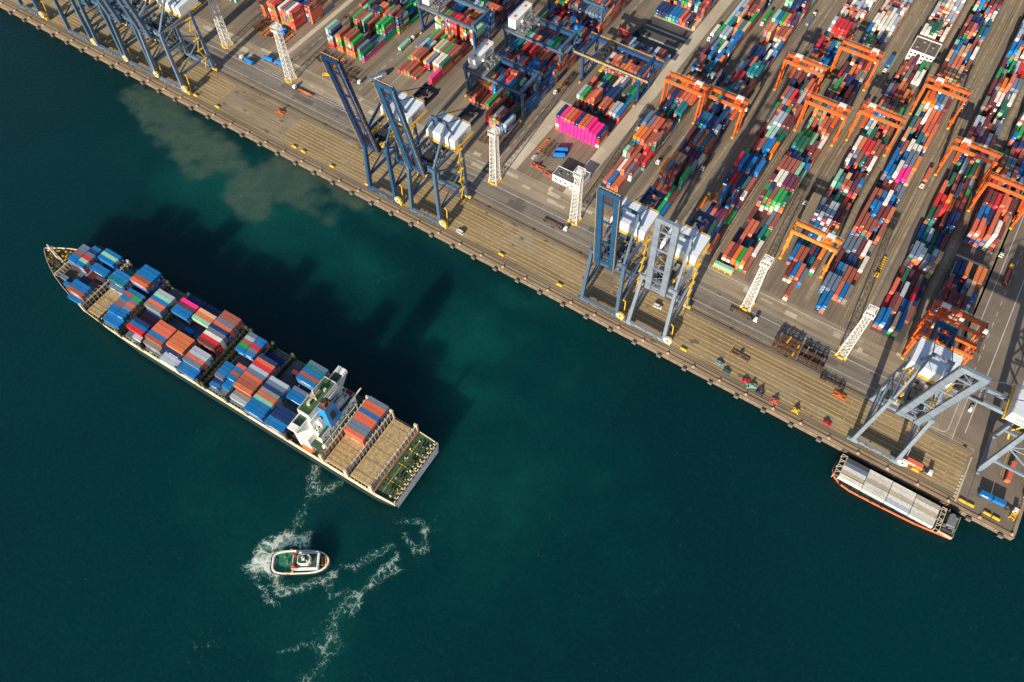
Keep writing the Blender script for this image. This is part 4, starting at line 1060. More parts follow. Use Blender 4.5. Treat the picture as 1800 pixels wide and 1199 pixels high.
mb.build('deck_ventilators', M_WHITE, eh)
MB().box(46.4, 51.8, 14.7, 18.6, 19.8, 20.0).build('boat_deck', M_GREEN, SHIP)
mb = MB(); mb.prism([(46.6, -2.4), (53.5, -2.4), (53.5, 6.4), (46.6, 6.4)], 23.62, 38.6, None, [(48.6, -1.2), (53.2, -1.2), (53.2, 5.2), (48.6, 5.2)])
fn = mb.build('funnel', M_FUN, SHIP)
mb = MB(); mb.box(48.6, 53.2, -1.2, 5.2, 38.6, 38.8); mb.tube((51.4, 1.9, 38.8), (51.4, 1.9, 41.6), 1.6, 16); mb.tube((49.6, .4, 38.8), (49.6, .4, 40.4), .5, 8); mb.tube((49.6, 3.6, 38.8), (49.6, 3.6, 40.4), .5, 8)
mb.build('exhaust_pipe', M_RUST, fn); MB().tube((51.4, 1.9, 41.61), (51.4, 1.9, 41.66), 1.35, 16).build('exhaust_mouth', M_DARK, fn)
MB().prism([(47.0, .6), (47.0, 4.0), (47.3, 4.0), (47.3, .6)], 28, 34, None, [(47.75, .9), (47.75, 3.6), (48.0, 3.6), (48.0, .9)]).build('funnel_emblem', M_INK, fn)
mb = MB(); mb.tube((57.4, 1.5, 36.1), (57.4, 1.5, 46), .5, 8, r2=.3); mb.cb((57.4, 1.5, 41), (1.0, 7.5, .3)); mb.cb((57.4, 1.5, 43.5), (.8, 5, .3)); mb.cb((58.6, 1.5, 39), (2.6, 2.2, .8)); mb.beam((57.4, -3, 42), (57.4, 6, 42), .35, .3); mb.beam((58.5, -2.4, 38.4), (58.5, 4.4, 44.6), .4, .3)
mb.tube((58.8, 5.5, 36.1), (58.8, 5.5, 38.4), .9, 10); mb.cb((57, -5, 36.8), (1.6, 1.6, 1.3))
mb.build('radar_mast', M_CREAM, SHIP)
for sg, m, lab in ((1, M_LIFE, None), (-1, mat('crimson_lifeboat_shell', (.32, .02, .04), .45), None)):
    b = MB(); y = sg * 18.2
    b.prism([(52.2, y - 1.0), (53.4, y - 1.5), (58.2, y - 1.5), (59.6, y), (58.2, y + 1.5), (53.4, y + 1.5), (52.2, y + 1.0)], 11.0, 12.6, None)
    b.prism([(52.8, y - .9), (58.4, y - 1.1), (59, y), (58.4, y + 1.1), (52.8, y + .9)], 12.6, 13.7, None, [(53.6, y - .5), (57.6, y - .6), (58, y), (57.6, y + .6), (53.6, y + .5)])
    lb = b.build('lifeboat', m, SHIP)
    d = MB()
    for u in (53.4, 58.2): d.beam((u, y - sg * 2.0, 9), (u, y - sg * 1.4, 15), .35, .35); d.beam((u, y - sg * 1.4, 15), (u, y + sg * .4, 15), .3, .3)
    d.build('davit', M_WHITE, lb)
MB().box(47, 52.2, -18.4, -14.2, 15.4, 15.7).build('boat_deck', M_GREEN, SHIP)
mb = MB(); mb.tube((48.6, -11, 15), (48.6, -11, 22), .8, 10); mb.beam((48.6, -11, 22), (47.6, -19.5, 24.5), .9, 1.2, taper=.5); mb.beam((49.4, -11, 22), (47.8, -19.2, 24.5), .3, .3); mb.build('provision_crane', M_CREAM, SHIP)
mb = MB()
for i in range(14): mb.cb((45.9 + random.uniform(-.3, .7), random.uniform(-12, 17), random.uniform(9.6, 13)), (.9, random.uniform(.8, 2.6), random.uniform(.8, 2.2)))
mb.build('orange_deck_stores', M_ORGY, SHIP)
mb = MB()   # side passage fittings: stanchions, pipes and lockers along both sides
for sg in (-1, 1):
    for k in range(95):
        u = 16 + k * 2.3
        if 46 < u < 66: continue
        h = half(u) - .75
        mb.beam((u, sg * h, 9), (u, sg * h, 10.6), .22, .3)
        if k % 6 == 0: mb.cb((u, sg * (h - .2), 9.6), (1.6, .7, 1.2))
mb.build('side_passage_fittings', M_CREAM, SHIP)
# boxes on deck: (bay start u, length, first row from starboard, one letter per row, tiers, bay wording)
LOAD = [(31.2, 40, 0, 'sccbccssc', 3, 'behind the funnel'),
        (70.4, 40, 0, 'stbRb', 4, 'touching the bridge'), (70.4, 40, 6, 'sbb', 2, 'touching the bridge'), (70.4, 40, 11, 'nnnbb', 2, 'touching the bridge'),
        (83.4, 40, 7, 'lsnkcMbbb', 3, 'second before bridge'), (83.4, 20, 3, 'm', 2, 'second before bridge'),
        (97.4, 40, 4, 'ncrlscRRO', 3, 'third before bridge'), (97.4, 40, 2, 'nn', 1, 'third before bridge'), (97.4, 40, 13, 'kl', 1, 'third before bridge'),
        (111.6, 20, 1, 'bbrsb', 3, 'fourth before bridge, after half'), (118.0, 20, 1, 'slRgb', 3, 'fourth before bridge, forward half'), (111.6, 20, 8, 'cbRb', 2, 'fourth before bridge, after half'), (118.0, 20, 9, 'bbbs', 2, 'fourth before bridge, forward half'), (111.6, 20, 12, 'bb', 1, 'fourth before bridge, after half'), (118, 20, 13, 'nb', 1, 'fourth before bridge, forward half'),
        (131.6, 40, 0, 'RRscnswrm', 4, 'before the pale lilac roofs'), (131.6, 40, 10, 'llcs', 3, 'with the pale lilac roofs'), (131.6, 40, 9, 'm', 1, 'with the pale lilac roofs'), (131.6, 40, 14, 'bb', 2, 'with the pale lilac roofs'),
        (146.2, 40, 0, 'nn', 2, 'with four orange roofs'), (146.2, 40, 2, 'yOM', 3, 'with four orange roofs'), (146.2, 40, 5, 'nn', 1, 'with four orange roofs'), (146.2, 20, 7, 'bm', 1, 'with orange roofs, after half'), (152.4, 20, 7, 'bn', 2, 'with orange roofs, forward half'), (146.2, 40, 9, 'OOOO', 3, 'with four orange roofs'), (146.2, 40, 13, 'n', 2, 'with four orange roofs'), (146.2, 40, 14, 'll', 1, 'with four orange roofs'),
        (159.6, 40, 0, 'nn', 2, 'with the pink box'), (159.6, 40, 2, 'pm', 3, 'with the pink box'), (159.6, 40, 4, 'bb', 3, 'with the pink box'), (159.6, 40, 9, 'cccbR', 3, 'with the pink box'), (159.6, 40, 14, 'k', 2, 'with the pink box'),
        (175.4, 40, 3, 'lMbck', 3, 'with one mint roof amidships'), (175.4, 40, 8, 'nmP', 1, 'with one mint roof amidships'), (175.4, 40, 11, 'nbr', 2, 'with one mint roof amidships'), (175.4, 20, 14, 'l', 1, 'with one mint roof amidships'),
        (192.6, 40, 0, 'bbbRc', 4, 'with three tall blue rows'), (192.6, 20, 6, 'bgscsbb', 2, 'beside tall blues, after half'), (198.8, 20, 6, 'bRbsRbb', 2, 'beside tall blues, forward half'), (192.6, 40, 13, 'bb', 1, 'with three tall blue rows'),
        (206.5, 40, 4, 'bbt', 3, 'before the tan hatch'), (206.5, 20, 0, 'nMb', 1, 'by tan hatch, after half'), (212.7, 20, 1, 'ngb', 1, 'by tan hatch, forward half'), (206.5, 20, 7, 's', 1, 'by tan hatch, after half'), (212.7, 20, 7, 's', 1, 'by tan hatch, forward half'), (206.5, 20, 3, 'n', 1, 'by tan hatch, after half'),
        (223.0, 40, 1, 'bMb', 3, 'third from bow'), (223.0, 40, 5, 'bb', 2, 'third from bow'), (223.0, 20, 4, 'n', 1, 'third from bow, after half'), (229.2, 20, 7, 'cc', 1, 'third from bow, forward half'), (223.0, 20, 7, 'yP', 1, 'third from bow, after half'),
        (221.6, 20, 9, 'mt', 2, 'third from bow, port after half'), (228.0, 20, 9, 'nn', 2, 'third from bow, port forward half'), (221.4, 40, 11, 'bb', 3, 'third from bow'), (221.4, 40, 13, 'R', 3, 'third from bow'), (221.4, 40, 14, 'b', 1, 'third from bow'),
        (236.7, 20, 1, 'm', 2, 'second from the bow'), (236.7, 20, 2, 'bnsrMb', 3, 'second from the bow'), (243.3, 20, 3, 'ssRbb', 3, 'foremost behind the bow'), (243.0, 20, 2, 'm', 1, 'foremost behind the bow'), (236.5, 20, 12, 'b', 1, 'second from the bow'), (242.6, 20, 11, 's', 1, 'foremost behind the bow')]
UNDER = 'bbnnsRcmbkRsn'
for u0, sz, r0, cols, tiers, word in LOAD:
    for i, ch in enumerate(cols):
        r = r0 + i; v = 2.53 * (r - 7.5)
        uc = u0 + CLEN[sz] / 2
        side = f'{ordw(r + 1)} row from starboard' if r < 8 else f'{ordw(16 - r)} row from port'
        for k in range(tiers):
            p = ship_pt(uc, v, 11.1 + k * CH)
            rz = SHA + math.pi / 2 + math.pi       # doors towards the stern
            if k == tiers - 1:
                single(p.x, p.y, p.z, SHA - math.pi / 2, sz, ch, f'{PAL[ch][1]} container, {side}, ship bay {word}', 'containers on the ship')
            else: mass(p.x, p.y, p.z, SHA - math.pi / 2, sz, random.choice(UNDER + ch * 4))

# ------------------------------------------------------------------ container yard
BASEW = dict(R=20, m=12, b=12, n=13, s=9, l=6, w=7, t=4, g=5, M=5, G=3, c=9, o=4, r=3, k=3, y=3, p=.7, P=2, O=4)
def pick(w):
    t = random.uniform(0, sum(w.values()))
    for k, v in w.items():
        t -= v
        if t <= 0: return k
    return k
TOPS = []
def block(name, x0, rows, d0, nb, first=None, weights=None, hm=3.3, pitch=2.87, zones=(), gaps=(), bp=12.85, empty=.07):
    w0 = dict(BASEW)
    if weights: w0.update(weights)
    for i in range(nb):
        d = d0 + i * bp; dc = d + CLEN[40] / 2
        if not (in_frame(x0, dc) or in_frame(x0 + rows * pitch, dc) or in_frame(x0, dc, 15)): continue
        spec = first.get(i) if first else None
        w = dict(w0); h = hm
        skip = False
        for za, zb, zw, zh in zones:
            if za <= dc <= zb:
                w.update(zw); h = zh if zh is not None else h
        for za, zb in gaps:
            if za <= dc <= zb: skip = True
        if skip and not spec: continue
        bayh = max(1, min(6, round(random.gauss(h, 1.15)))); twenty = random.random() < .2
        prev = pick(w)
        for r in range(rows):
            x = x0 + (r + .5) * pitch
            if spec is not None:
                st = spec[r] if r < len(spec) else ''
                if not st: continue
                for k, ch in enumerate(reversed(st)):
                    top = k == len(st) - 1
                    if top: TOPS.append((x, dc, k * CH, 40, ch, name, r, i, rows))
                    else: mass(x, dc, .03 + k * CH, 0, 40, ch)
                continue
            for half_ in ((-1, 1) if (twenty and random.random() < .8) or random.random() < .08 else (0,)):
                if random.random() < empty: continue
                n = max(1, min(6, bayh + random.choice((-2, -1, 0, 0, 0, 0, 0, 0, 1))))
                if random.random() < .62: prev = pick(w)
                for k in range(n):
                    top = k == n - 1
                    ch = prev if top or random.random() < .25 else pick(w)
                    y = dc + half_ * 3.08; sz = 20 if half_ else 40
                    if top: TOPS.append((x, y, k * CH, sz, ch, name, r, i if half_ <= 0 else i + .5, rows))
                    else: mass(x, y, .03 + k * CH, 0, sz, ch)
WH = dict(w=90, l=30, R=3, m=2, b=3, n=2, s=4, c=2, o=1, g=0, M=2, t=0, O=6, r=1)
BL = dict(b=45, s=35, n=28)
MR = dict(m=40, P=18, R=26, n=14)
block('beside pale road', -146, 6, 92, 40, {0: ['cn', 'bO', 'c', 'cO', '', ''], 1: ['Rb', 'wn', 'cOw', 'sb', 'mlw', '']}, hm=3.8, zones=((250, 420, dict(b=20, R=24, g=10, w=14, l=12), 3.8),))
block('second past pale road', -117.5, 6, 88, 40, {0: ['', '', '', 'R', 'g', 'b'], 1: ['c', 'R', '', 'rs', 'gs', 'm']}, hm=3.6, zones=((170, 260, dict(t=16, s=20, m=18), 3.8),))
block('third past pale road', -79, 6, 78, 40, {0: ['b', 'n', 's', 'l', 'ncw', 'cow'], 1: ['b', 'm', '', 'G', 'sb', 'R'], 2: ['n', 'c', 'P', 'P', 'cg', 'gG']}, hm=4.0, zones=((150, 210, dict(M=16, G=12, g=10, l=10), 4.2), (290, 330, dict(r=40, l=20, R=18), 2.4), (330, 520, WH, 3.6)))
block('behind crosswise mint box', -54.5, 6, 77, 40, {0: ['cwo', 'mwb', 'oco', 'gOc', 'cowg', 'R'], 1: ['n', 'cn', 'n', 't', 'P', 'wl'], 2: ['', 'cm', 'cr', '', 'tg', 'g'], 3: ['m', '', 'm', '', 'sb', 'Rw']}, hm=4.2, zones=((130, 240, dict(G=12, g=12, M=12, R=26), 4.2), (318, 520, WH, 3.8)), empty=.05)
block('under amber gantry', -20.2, 6, 72, 45, {0: ['', '', '', 'Rw', '', ''], 1: ['', 'mM', 'bow', 'cRw', 'sb', ''], 2: ['bnc', 'Rnl', 'Rwc', 'n', 't', 'Rwg'], 3: ['b', 'G', 't', 'm', 'n', 's']}, hm=4.2, zones=((120, 165, dict(b=24, n=18, R=20), 4.2), (200, 235, dict(p=14, c=18, r=12, b=18), 4.2), (340, 520, WH, 3.8)), gaps=((314, 339),), empty=.05)
block('beside beige lane', 4.2, 6, 75, 45, {0: ['', 'bn', 'bsc', '', '', ''], 1: ['ssb', 'ssc', 'sMc', 'cO', 'bc', 'kk'], 2: ['R', 'bb', 'sn', 'Rm', 'Rn', 'R'], 3: ['m', '', 'n', 'n', '', 'wc'], 4: ['s', 's', 'sc', 'm', 'wO', 'k']}, hm=4.3, zones=((150, 240, BL, 4.3), (280, 340, dict(o=16, y=8, b=18), 4)))
block('inland of lone crane', 39.8, 6, 82.5, 45, {0: ['bc', 'bwc', 'n', 'kwg', 'bOM', ''], 1: ['r', 'mbc', 'Rr', 'bl', 'sc', 'R'], 2: ['cm', 'm', 'lO', 'm', 'rb', 'n'], 3: ['m', 'G', 'P', 'm', 'k', '']}, weights=MR, hm=3.8, zones=((138, 175, dict(l=30, w=10, t=10), 2.6), (180, 240, dict(G=14, g=8, n=20), 3.4), (280, 380, dict(w=30, g=14, o=8), 4)), empty=.12)
block('beside marked road', 65.4, 6, 84, 45, {0: ['n', 'b', 'c', 'O', 'M', 'b'], 1: ['m', 'l', 's', 't', 't', '']}, hm=3.8, zones=((100, 140, dict(n=24, b=24, m=14), 3.8), (185, 230, dict(c=26, w=18, r=10, o=10), 4)), gaps=((146, 176),))
# western blocks
block('of pink boxes', -199, 12, 119.6, 1, {0: ['nppwO', 'ppppp', 'cpppp', 'cpppp', 'rpppp', 'npppp', 'cpppp', 'cpppp', 'ppppp', 'pppp', 'pppp', 'nrrw']})
block('under royal gantry', -199, 12, 147, 24, {0: ['lwoy', 'gcrn', 'ROO', 'cObn', 'cROcb', '', 'cgG', 'Rbn', 'cm', 'lcr', 'llb', 'bcr'], 5: ['Rcb', 'lwm', 'lM', 'Gg', 'nn', 'mG', 'lk', 'mk', 'lwc', 'mcO', 'Rcw', 'll']}, hm=2.2, zones=((150, 200, dict(o=10, R=20), 2.4), (224, 268, dict(b=20, n=20), 1)), gaps=((224, 262),), bp=13.2)
block('under grey-legged gantries', -264.5, 15, 97, 24, {0: ['', '', '', '', '', '', '', '', 'Rrpn', 'ROc', 'wgOc', 'Ronc', 'nsb', 'lsn', ''], 1: ['Rc', 'cR', 'R', 'm', 'R', 'gR', 'R', 'm', 'RmO', 'm', '', 'Rm', 'Gm', '', '']}, weights=dict(m=34, n=28, R=26, b=16, w=3, l=2), hm=4.8)
block('under cut-off gantry', -328, 13, 106.5, 24, {0: ['', 'R', 'R', 'Rc', 'Rg', 'R', 'R', '', '', '', '', 'prR', ''], 1: ['', 'gn', 'cOn', 'ROn', 'ROR', '', 'yrc', 'srn', '', 'wcOR', 'wcOR', 'GROR', ''], 2: ['sn', 'lb', 'tn', 'ln', '', '', 'ybgc', 'MnOR', 'RgcR', 'gRcR', 'RmRR', 'RmRR', ''], 3: ['R', 'gc', 'Rn', 'g', '', 'R', 'y', 'R', '', 'O', 'R', 'm', '']}, weights=dict(R=34, g=14, m=16, M=6, w=6), hm=4.8)
block('of tall green stacks', -385.5, 13, 101.5, 20, {0: ['MlsMcr', 'snlscr', '', 'oMcRo', 'RoggcO', '', 'RcgRoc', 'RcwmcO', 'gRmoc', '', 'sggg', 'Gsp', ''], 1: ['', '', '', '', '', '', '', '', '', 'nm', 'sn', 'kp', ''], 2: ['RgGn', 'gcGg', 'RcGg', 'RORn', 'MGtn', '', 'RROm', '', 'n', 'gGgRn', 'gggn', 'ggrbgg', '']}, weights=dict(g=22, R=24, G=12, M=8), hm=4.2)
block('of tall rust stacks', -451, 14, 101, 20, {0: ['RRcRRc', 'RgcOcR', 'scRcRO', 'OcwcRc', 'cROcRR', 'rgccRc', '', 'wcRcgO', 'RcORcg', 'scbRcc', 'wcgcRc', 'rRcrcR', '', '']}, weights=dict(R=40, c=14, m=12, r=6, s=8), hm=5)
block('behind the five packed cranes', -515, 14, 101, 14, weights=dict(R=24, n=20), hm=3)
block('behind the five packed cranes, farther along', -578, 14, 101, 10, weights=dict(R=24, n=20), hm=3)
# the boxes that show largest become containers of their own
def shows(t):
    x, y, z, sz, *_ = t
    a, b, zc = px(x, y, z + CH)
    if not (-5 < a < 1805 and -5 < b < 1204): return 0
    return CLEN[sz] / zc * (1.25 if 'pink' in t[5] else 1)
TOPS.sort(key=shows, reverse=True)
N_YARD = 318 - N_SINGLE[0] - 44
for q, t in enumerate(TOPS):
    x, y, z, sz, ch, name, r, i, rows = t
    if q < N_YARD and shows(t) > 0:
        hf = ' far half' if i != int(i) else ''
        single(x, y, z + .03, 0, sz, ch, f'{PAL[ch][1]} box, {ordw(r + 1)} row, {ordw(int(i) + 1)} bay inland{hf}, in the block {name}', 'containers stacked in the yard')
    else: mass(x, y, z + .03, 0, sz, ch)
# rust-coloured access racks between the white refrigerated boxes
RK = []
for x0, ds in ((-54.5, (343, 356.4, 369.5, 395)), (-20.2, (340.8, 353.7, 366.5, 379.5, 392)), (-79, (318, 344))):
    for k, d in enumerate(ds):
        if not in_frame(x0 + 8, d): continue
        mb = MB()
        for z in (.2, 2.9, 5.6, 8.3):
            mb.box(x0 - .3, x0 + 17.6, d - .7, d + .25, z, z + .2)
            mb.beam((x0 - .3, d - .7, z + 1.1), (x0 + 17.6, d - .7, z + 1.1), .12, .12)
        for j in range(7):
            for y in (d - .65, d + .2): mb.beam((x0 + j * 2.9, y, 0), (x0 + j * 2.9, y, 9.2), .22, .22)
        o = mb.build('reefer_rack', M_REDO if k % 2 else mat('salmon_rack_steel', (.50, .17, .10), .6, .3, .6))
        wd = {-54.5: 'behind the mint box block', -20.2: 'inland of the white office block', -79: 'above the red box stack'}[x0]
        tag(o, f'rust red access rack between white refrigerated boxes {wd}, {ordw(k + 1)} inland', 'rack', 'racks between the refrigerated boxes')

# ------------------------------------------------------------------ buildings
def site_office():
    t = thing('site_office', 'low white L-shaped site office with flat grey roof behind a light tower', 'office', (-176, 78, 0))
    poly = [(0, 0), (19.5, 0), (19.5, 13.5), (12.5, 13.5), (12.5, 8.0), (0, 8.0)]
    poly = [(x * 1.06, y * 1.05) for x, y in poly]
    MB().prism(poly, 0, 5.6).build('wall', M_WHITE, t)
    c = (9.5, 6)
    inn = [(p[0] + (.25 if p[0] < 6 else -.25), p[1] + (.25 if p[1] < 4 else -.25)) for p in poly]
    rf = MB().prism(inn, 5.6, 5.72).build('roof', M_ROOFG, t)
    mb = MB()
    for i in range(6):
        a, b = poly[i], poly[(i + 1) % 6]; mb.beam((*a, 5.8), (*b, 5.8), .3, .4)
    mb.build('parapet', M_WHITE, rf)
    for x in (2, 5.5, 9, 14, 17.5): MB().box(x, x + 1.6, -.05, -.003, 2.2, 3.6).build('window', M_GLASS, t)
    MB().box(11.6, 12.8, -.06, -.003, 0, 2.3).build('door', M_GREYS, t)
    for x, y in ((3, 2.5), (8, 5), (16, 10)): MB().box(x, x + 1.4, y, y + 1.0, 5.72, 6.6).build('roof_vent', M_GREYS, rf)
site_office()
def office_block():
    t = thing('office_block', 'white three-storey office block with brown flat roof among container rows', 'office block', (-20.6, 318.5, 0))
    MB().box(0, 18.2, 0, 17, 0, 10.5).build('wall', M_WHITE, t)
    rf = MB().box(.5, 17.7, .5, 16.5, 10.5, 10.6).build('roof', mat('brown_roof_felt', (.13, .10, .085), .9, .3, .4), t)
    mb = MB()
    for a, b in (((0, 0), (18.2, 0)), ((18.2, 0), (18.2, 17)), ((18.2, 17), (0, 17)), ((0, 17), (0, 0)), ((10.5, 0), (10.5, 17))): mb.beam((*a, 10.75), (*b, 10.75), .26, .5)
    mb.build('parapet', M_WHITE, rf)
    for k in range(3):
        for j in range(6):
            MB().box(1 + j * 2.9, 2.6 + j * 2.9, -.06, -.003, 1.2 + k * 3.3, 2.6 + k * 3.3).build('window', M_GLASS, t)
    for x, y in ((3, 4), (6, 12), (13, 9)): MB().box(x, x + 1.8, y, y + 1.4, 10.6, 11.6).build('roof_vent', M_GREYS, rf)
office_block()

# ------------------------------------------------------------------ vehicles and loose gear
def wheels(t, xs, w, r=.5, z=None):
    me = MATS.get(('wh', r))
    if not me:
        me = MB(); me.tube((0, -.18, 0), (0, .18, 0), r, 14); me = me.mesh('wheel', M_TYRE); MATS[('wh', r)] = me
    for x in xs:
        for y in (-w, w): put('wheel', me, t, (x, y, r))
def car(loc, rz, m, label, van=False):
    t = thing('parked_car', label, 'van' if van else 'car', loc, rz)
    L, W = (5.4, 1.95) if van else (4.5, 1.8)
    b = MB(); h = 1.0 if not van else 1.15
    b.prism([(-L / 2, -W / 2 + .15), (-L / 2 + .15, -W / 2), (L / 2 - .4, -W / 2), (L / 2, -W / 2 + .4), (L / 2, W / 2 - .4), (L / 2 - .4, W / 2), (-L / 2 + .15, W / 2), (-L / 2, W / 2 - .15)], .3, h)
    b.build('body', m, t)
    x0, x1 = (-L / 2 + .1, L / 2 - 1.1) if van else (-L / 2 + .5, L / 2 - 1.2)
    g = MB(); g.prism([(x0, -W / 2 + .05), (x1, -W / 2 + .05), (x1, W / 2 - .05), (x0, W / 2 - .05)], h, h + (.85 if van else .5), None, [(x0 + .35, -W / 2 + .2), (x1 - .55, -W / 2 + .2), (x1 - .55, W / 2 - .2), (x0 + .35, W / 2 - .2)])
    gl = g.build('window', M_GLASS, t)
    MB().box(x0 + .34, x1 - .54, -W / 2 + .19, W / 2 - .19, h + (.85 if van else .5), h + (.92 if van else .57)).build('roof', m, t)
    wheels(t, (-L / 2 + .9, L / 2 - .95), W / 2 - .1, .34)
    return t
def tractor(loc, rz, m, label):
    t = thing('yard_tractor', label, 'truck', loc, rz)
    MB().box(-3.4, 2.0, -.55, .55, .7, 1.1).build('chassis', M_DARK, t)
    c = MB(); c.prism([(.3, -1.2), (2.6, -1.2), (2.6, 1.2), (.3, 1.2)], .9, 2.9, None, [(.4, -1.1), (2.3, -1.1), (2.3, 1.1), (.4, 1.1)])
    c.build('cab', m, t)
    MB().box(2.42, 2.56, -1.0, 1.0, 1.75, 2.6).build('windscreen', M_GLASS, t)
    MB().box(.5, 2.2, -1.0, 1.0, 2.9, 3.0).build('roof', m, t)
    MB().tube((-2.2, 0, 1.1), (-2.2, 0, 1.3), .7, 12).build('coupling_plate', M_GREYS, t)
    wheels(t, (1.7, -2.0, -3.0), 1.0, .5)
    return t
def trailer(loc, rz, m, label, L=12.4):
    t = thing('skeletal_trailer', label, 'trailer', loc, rz, 'skeletal trailers')
    f = MB()
    for y in (-.5, .5): f.box(-L / 2, L / 2, y - .12, y + .12, .95, 1.25)
    for i in range(7):
        x = -L / 2 + .3 + i * (L - .6) / 6; f.box(x - .16, x + .16, -1.2, 1.2, 1.0, 1.22)
    f.build('frame', m, t)
    wheels(t, (-L / 2 + 1.0, -L / 2 + 2.3), 1.0, .5)
    MB().box(L / 2 - 3, L / 2 - 2.7, -.9, .9, .1, .95).build('landing_leg', M_DARK, t)
    return t
def load(x, y, z, rz, sz, ch, label, group='containers on trailers'): return single(x, y, z, rz, sz, ch, label, group)
E90 = math.pi / 2
# red box on a trailer behind the barge
trailer((86.5, 10.2, .02), 0, M_YELS, 'yellow skeletal trailer carrying the red container by the barge', 12.6)
tractor((95.4, 10.2, .02), 0, M_WHITE, 'white yard tractor pulling the red container behind the barge')
load(86.2, 10.2, 1.27, -E90, 40, 'c', 'coral red container on a yellow trailer on the quay behind the barge')
# blue boxes at the pier corner
trailer((128, 13.2, .02), R(2), M_RUST, 'rusty trailer under the two blue boxes at the pier corner', 14.5)
tractor((138.2, 13.6, .02), R(2), M_WHITE, 'white yard tractor at the pier corner pulling two blue boxes')
load(124.4, 13.1, 1.27, -E90 + R(2), 20, 'b', 'blue container on the rear half of the trailer at the pier corner')
load(131.0, 13.35, 1.27, -E90 + R(2), 20, 'b', 'blue container behind the white cab at the pier corner')
trailer((131.5, 33, .02), E90, M_YELS, 'trailer standing under the pier crane with a red container')
load(131.5, 33, 1.27, 0, 40, 'c', 'coral red container on a trailer beneath the pier crane legs')
# blue tank trailers by the chevrons, up the quay
def tarp_trailer(loc, rz, label):
    t = thing('blue_trailer', label, 'trailer', loc, rz, 'blue covered trailers')
    b = MB(); b.prism([(-4, -1.25), (4, -1.25), (4, 1.25), (-4, 1.25)], 1.2, 3.0, None, [(-4, -1.2), (4, -1.2), (4, 1.2), (-4, 1.2)])
    b.add([(-4, -1.2, 3.0), (4, -1.2, 3.0), (4, 1.2, 3.0), (-4, 1.2, 3.0), (-3.6, 0, 3.6), (3.6, 0, 3.6)], [(0, 1, 5, 4), (2, 3, 4, 5), (1, 2, 5), (3, 0, 4)])
    b.build('tarpaulin_cover', mat('bright_blue_tarpaulin', (.006, .16, .55), .5, .2, 1), t)
    MB().box(-4.2, 4.2, -1.1, 1.1, .9, 1.2).build('frame', M_DARK, t); wheels(t, (-3.2, -2.0, 3.0), 1.0, .5)
for s, d, a, lb in [(-421.5, 54.8, -4, 'blue covered trailer with white cab beside the chevron marking'), (-411.5, 64.5, 8, 'blue covered trailer standing between chevrons and light tower, first of two in line'), (-401, 65.6, 8, 'blue covered trailer in line behind another, nearly touching the light tower'),
                    (-425.6, 95, 14, 'blue covered trailer parked beside the tall rust stacks'), (-424, 91.6, 20, 'second blue covered trailer parked beside the tall rust stacks, quay side'), (-184, 103.5, 30, 'deep blue covered trailer in the lot of the site office, landward of two'), (-183, 98.4, 30, 'deep blue covered trailer in the lot of the site office, quayward of two')]:
    tarp_trailer((s, d, .02), R(a), lb)
tractor((-428.2, 55.3, .02), R(176), M_WHITE, 'white yard tractor pulling the blue trailer past the chevrons')
tractor((-374.5, 52.5, .02), R(180), M_WHITE, 'white yard tractor with empty orange trailer on the quay road')
trailer((-366, 52.5, .02), R(180), M_ORGY, 'empty orange skeletal trailer on the quay road by the chevrons')
tractor((-216.8, 150.5, .02), -E90, M_WHITE, 'white yard tractor on the dashed dark road between blue gantries')
trailer((-216.8, 159, .02), -E90, M_ORGY, 'amber skeletal trailer behind a white tractor on the dashed dark road')
tractor((-97.2, 141, .02), -E90, M_WHITE, 'white yard tractor beside the orange gantry leg in the truck lane')
trailer((-97.2, 149.6, .02), -E90, M_DARK, 'dark trailer behind the white tractor in the truck lane')
tractor((-341.5, 81.5, .02), 0, M_WHITE, 'white yard tractor beside the raised navy boom')
trailer((-350.5, 81.8, .02), 0, M_RUST, 'rusty trailer behind the white tractor near the navy boom')
trailer((-332, 93, .02), R(62), M_YELS, 'yellow trailer under a steel blue box before the tall stack')
load(-332, 93, 1.27, R(-28), 40, 's', 'steel blue container on a yellow trailer beside the raised navy boom')
tractor((88.5, 176, .02), -E90, M_WHITE, 'white truck parked on the strip beside the wide marked road')
car((-201.4, 8.9, .02), R(172), M_WHITE, 'white van on the yellow quay lanes east of the navy cranes', van=True)
car((41.2, 8.8, .02), R(-8), mat('red_car_paint', (.50, .01, .02), .3, .05), 'red car parked on the yellow quay lanes near the barge')
car((-23.6, 11.2, .02), R(-3), mat('sky_blue_car_paint', (.14, .30, .46), .3, .05), 'light blue car parked at the roped-off quay edge')
car((-18.0, 8.2, .02), R(2), mat('dark_teal_car_paint', (.05, .12, .13), .3, .05), 'dark teal car parked near the light blue car at the quay edge')
car((-6.6, 8.9, .02), R(20), mat('bright_red_car_paint', (.55, .02, .03), .3, .05), 'small red car among gear at the quay edge')
car((-71.2, 26.3, .02), R(4), M_WHITE, 'white van standing under the pale grey raised boom crane', van=True)
car((-209.4, 56.2, .02), R(-4), M_WHITE, 'white car on the road next to a light tower foot')
car((-196.5, 89, .02), R(80), M_WHITE, 'white car on the lane beside the site office lot')
car((104, 60, .02), R(85), M_WHITE, 'white car on the wide road near the pier crane')
LN = [(-150.6, 'lane next to the pale road', (150, 262), -1), (-124.5, 'lane between touching gantries', (130, 215, 300), -1), (-95.6, 'dark lane past touching gantries', (205, 330), 1), (-83.5, 'lane before the third past pale road', (120,), 1), (-28.6, 'lane beside the amber gantry', (150, 246, 300), -1),
      (29.5, 'beige lane with yellow lines', (120, 205, 290), -1), (96.2, 'wide marked road', (112, 168), 1), (-278, 'lane between the two gantry yards', (130, 200), -1), (-337, 'lane beside the tall green stacks', (140, 205), 1), (-396, 'lane past the tall rust stacks', (120, 180), -1)]
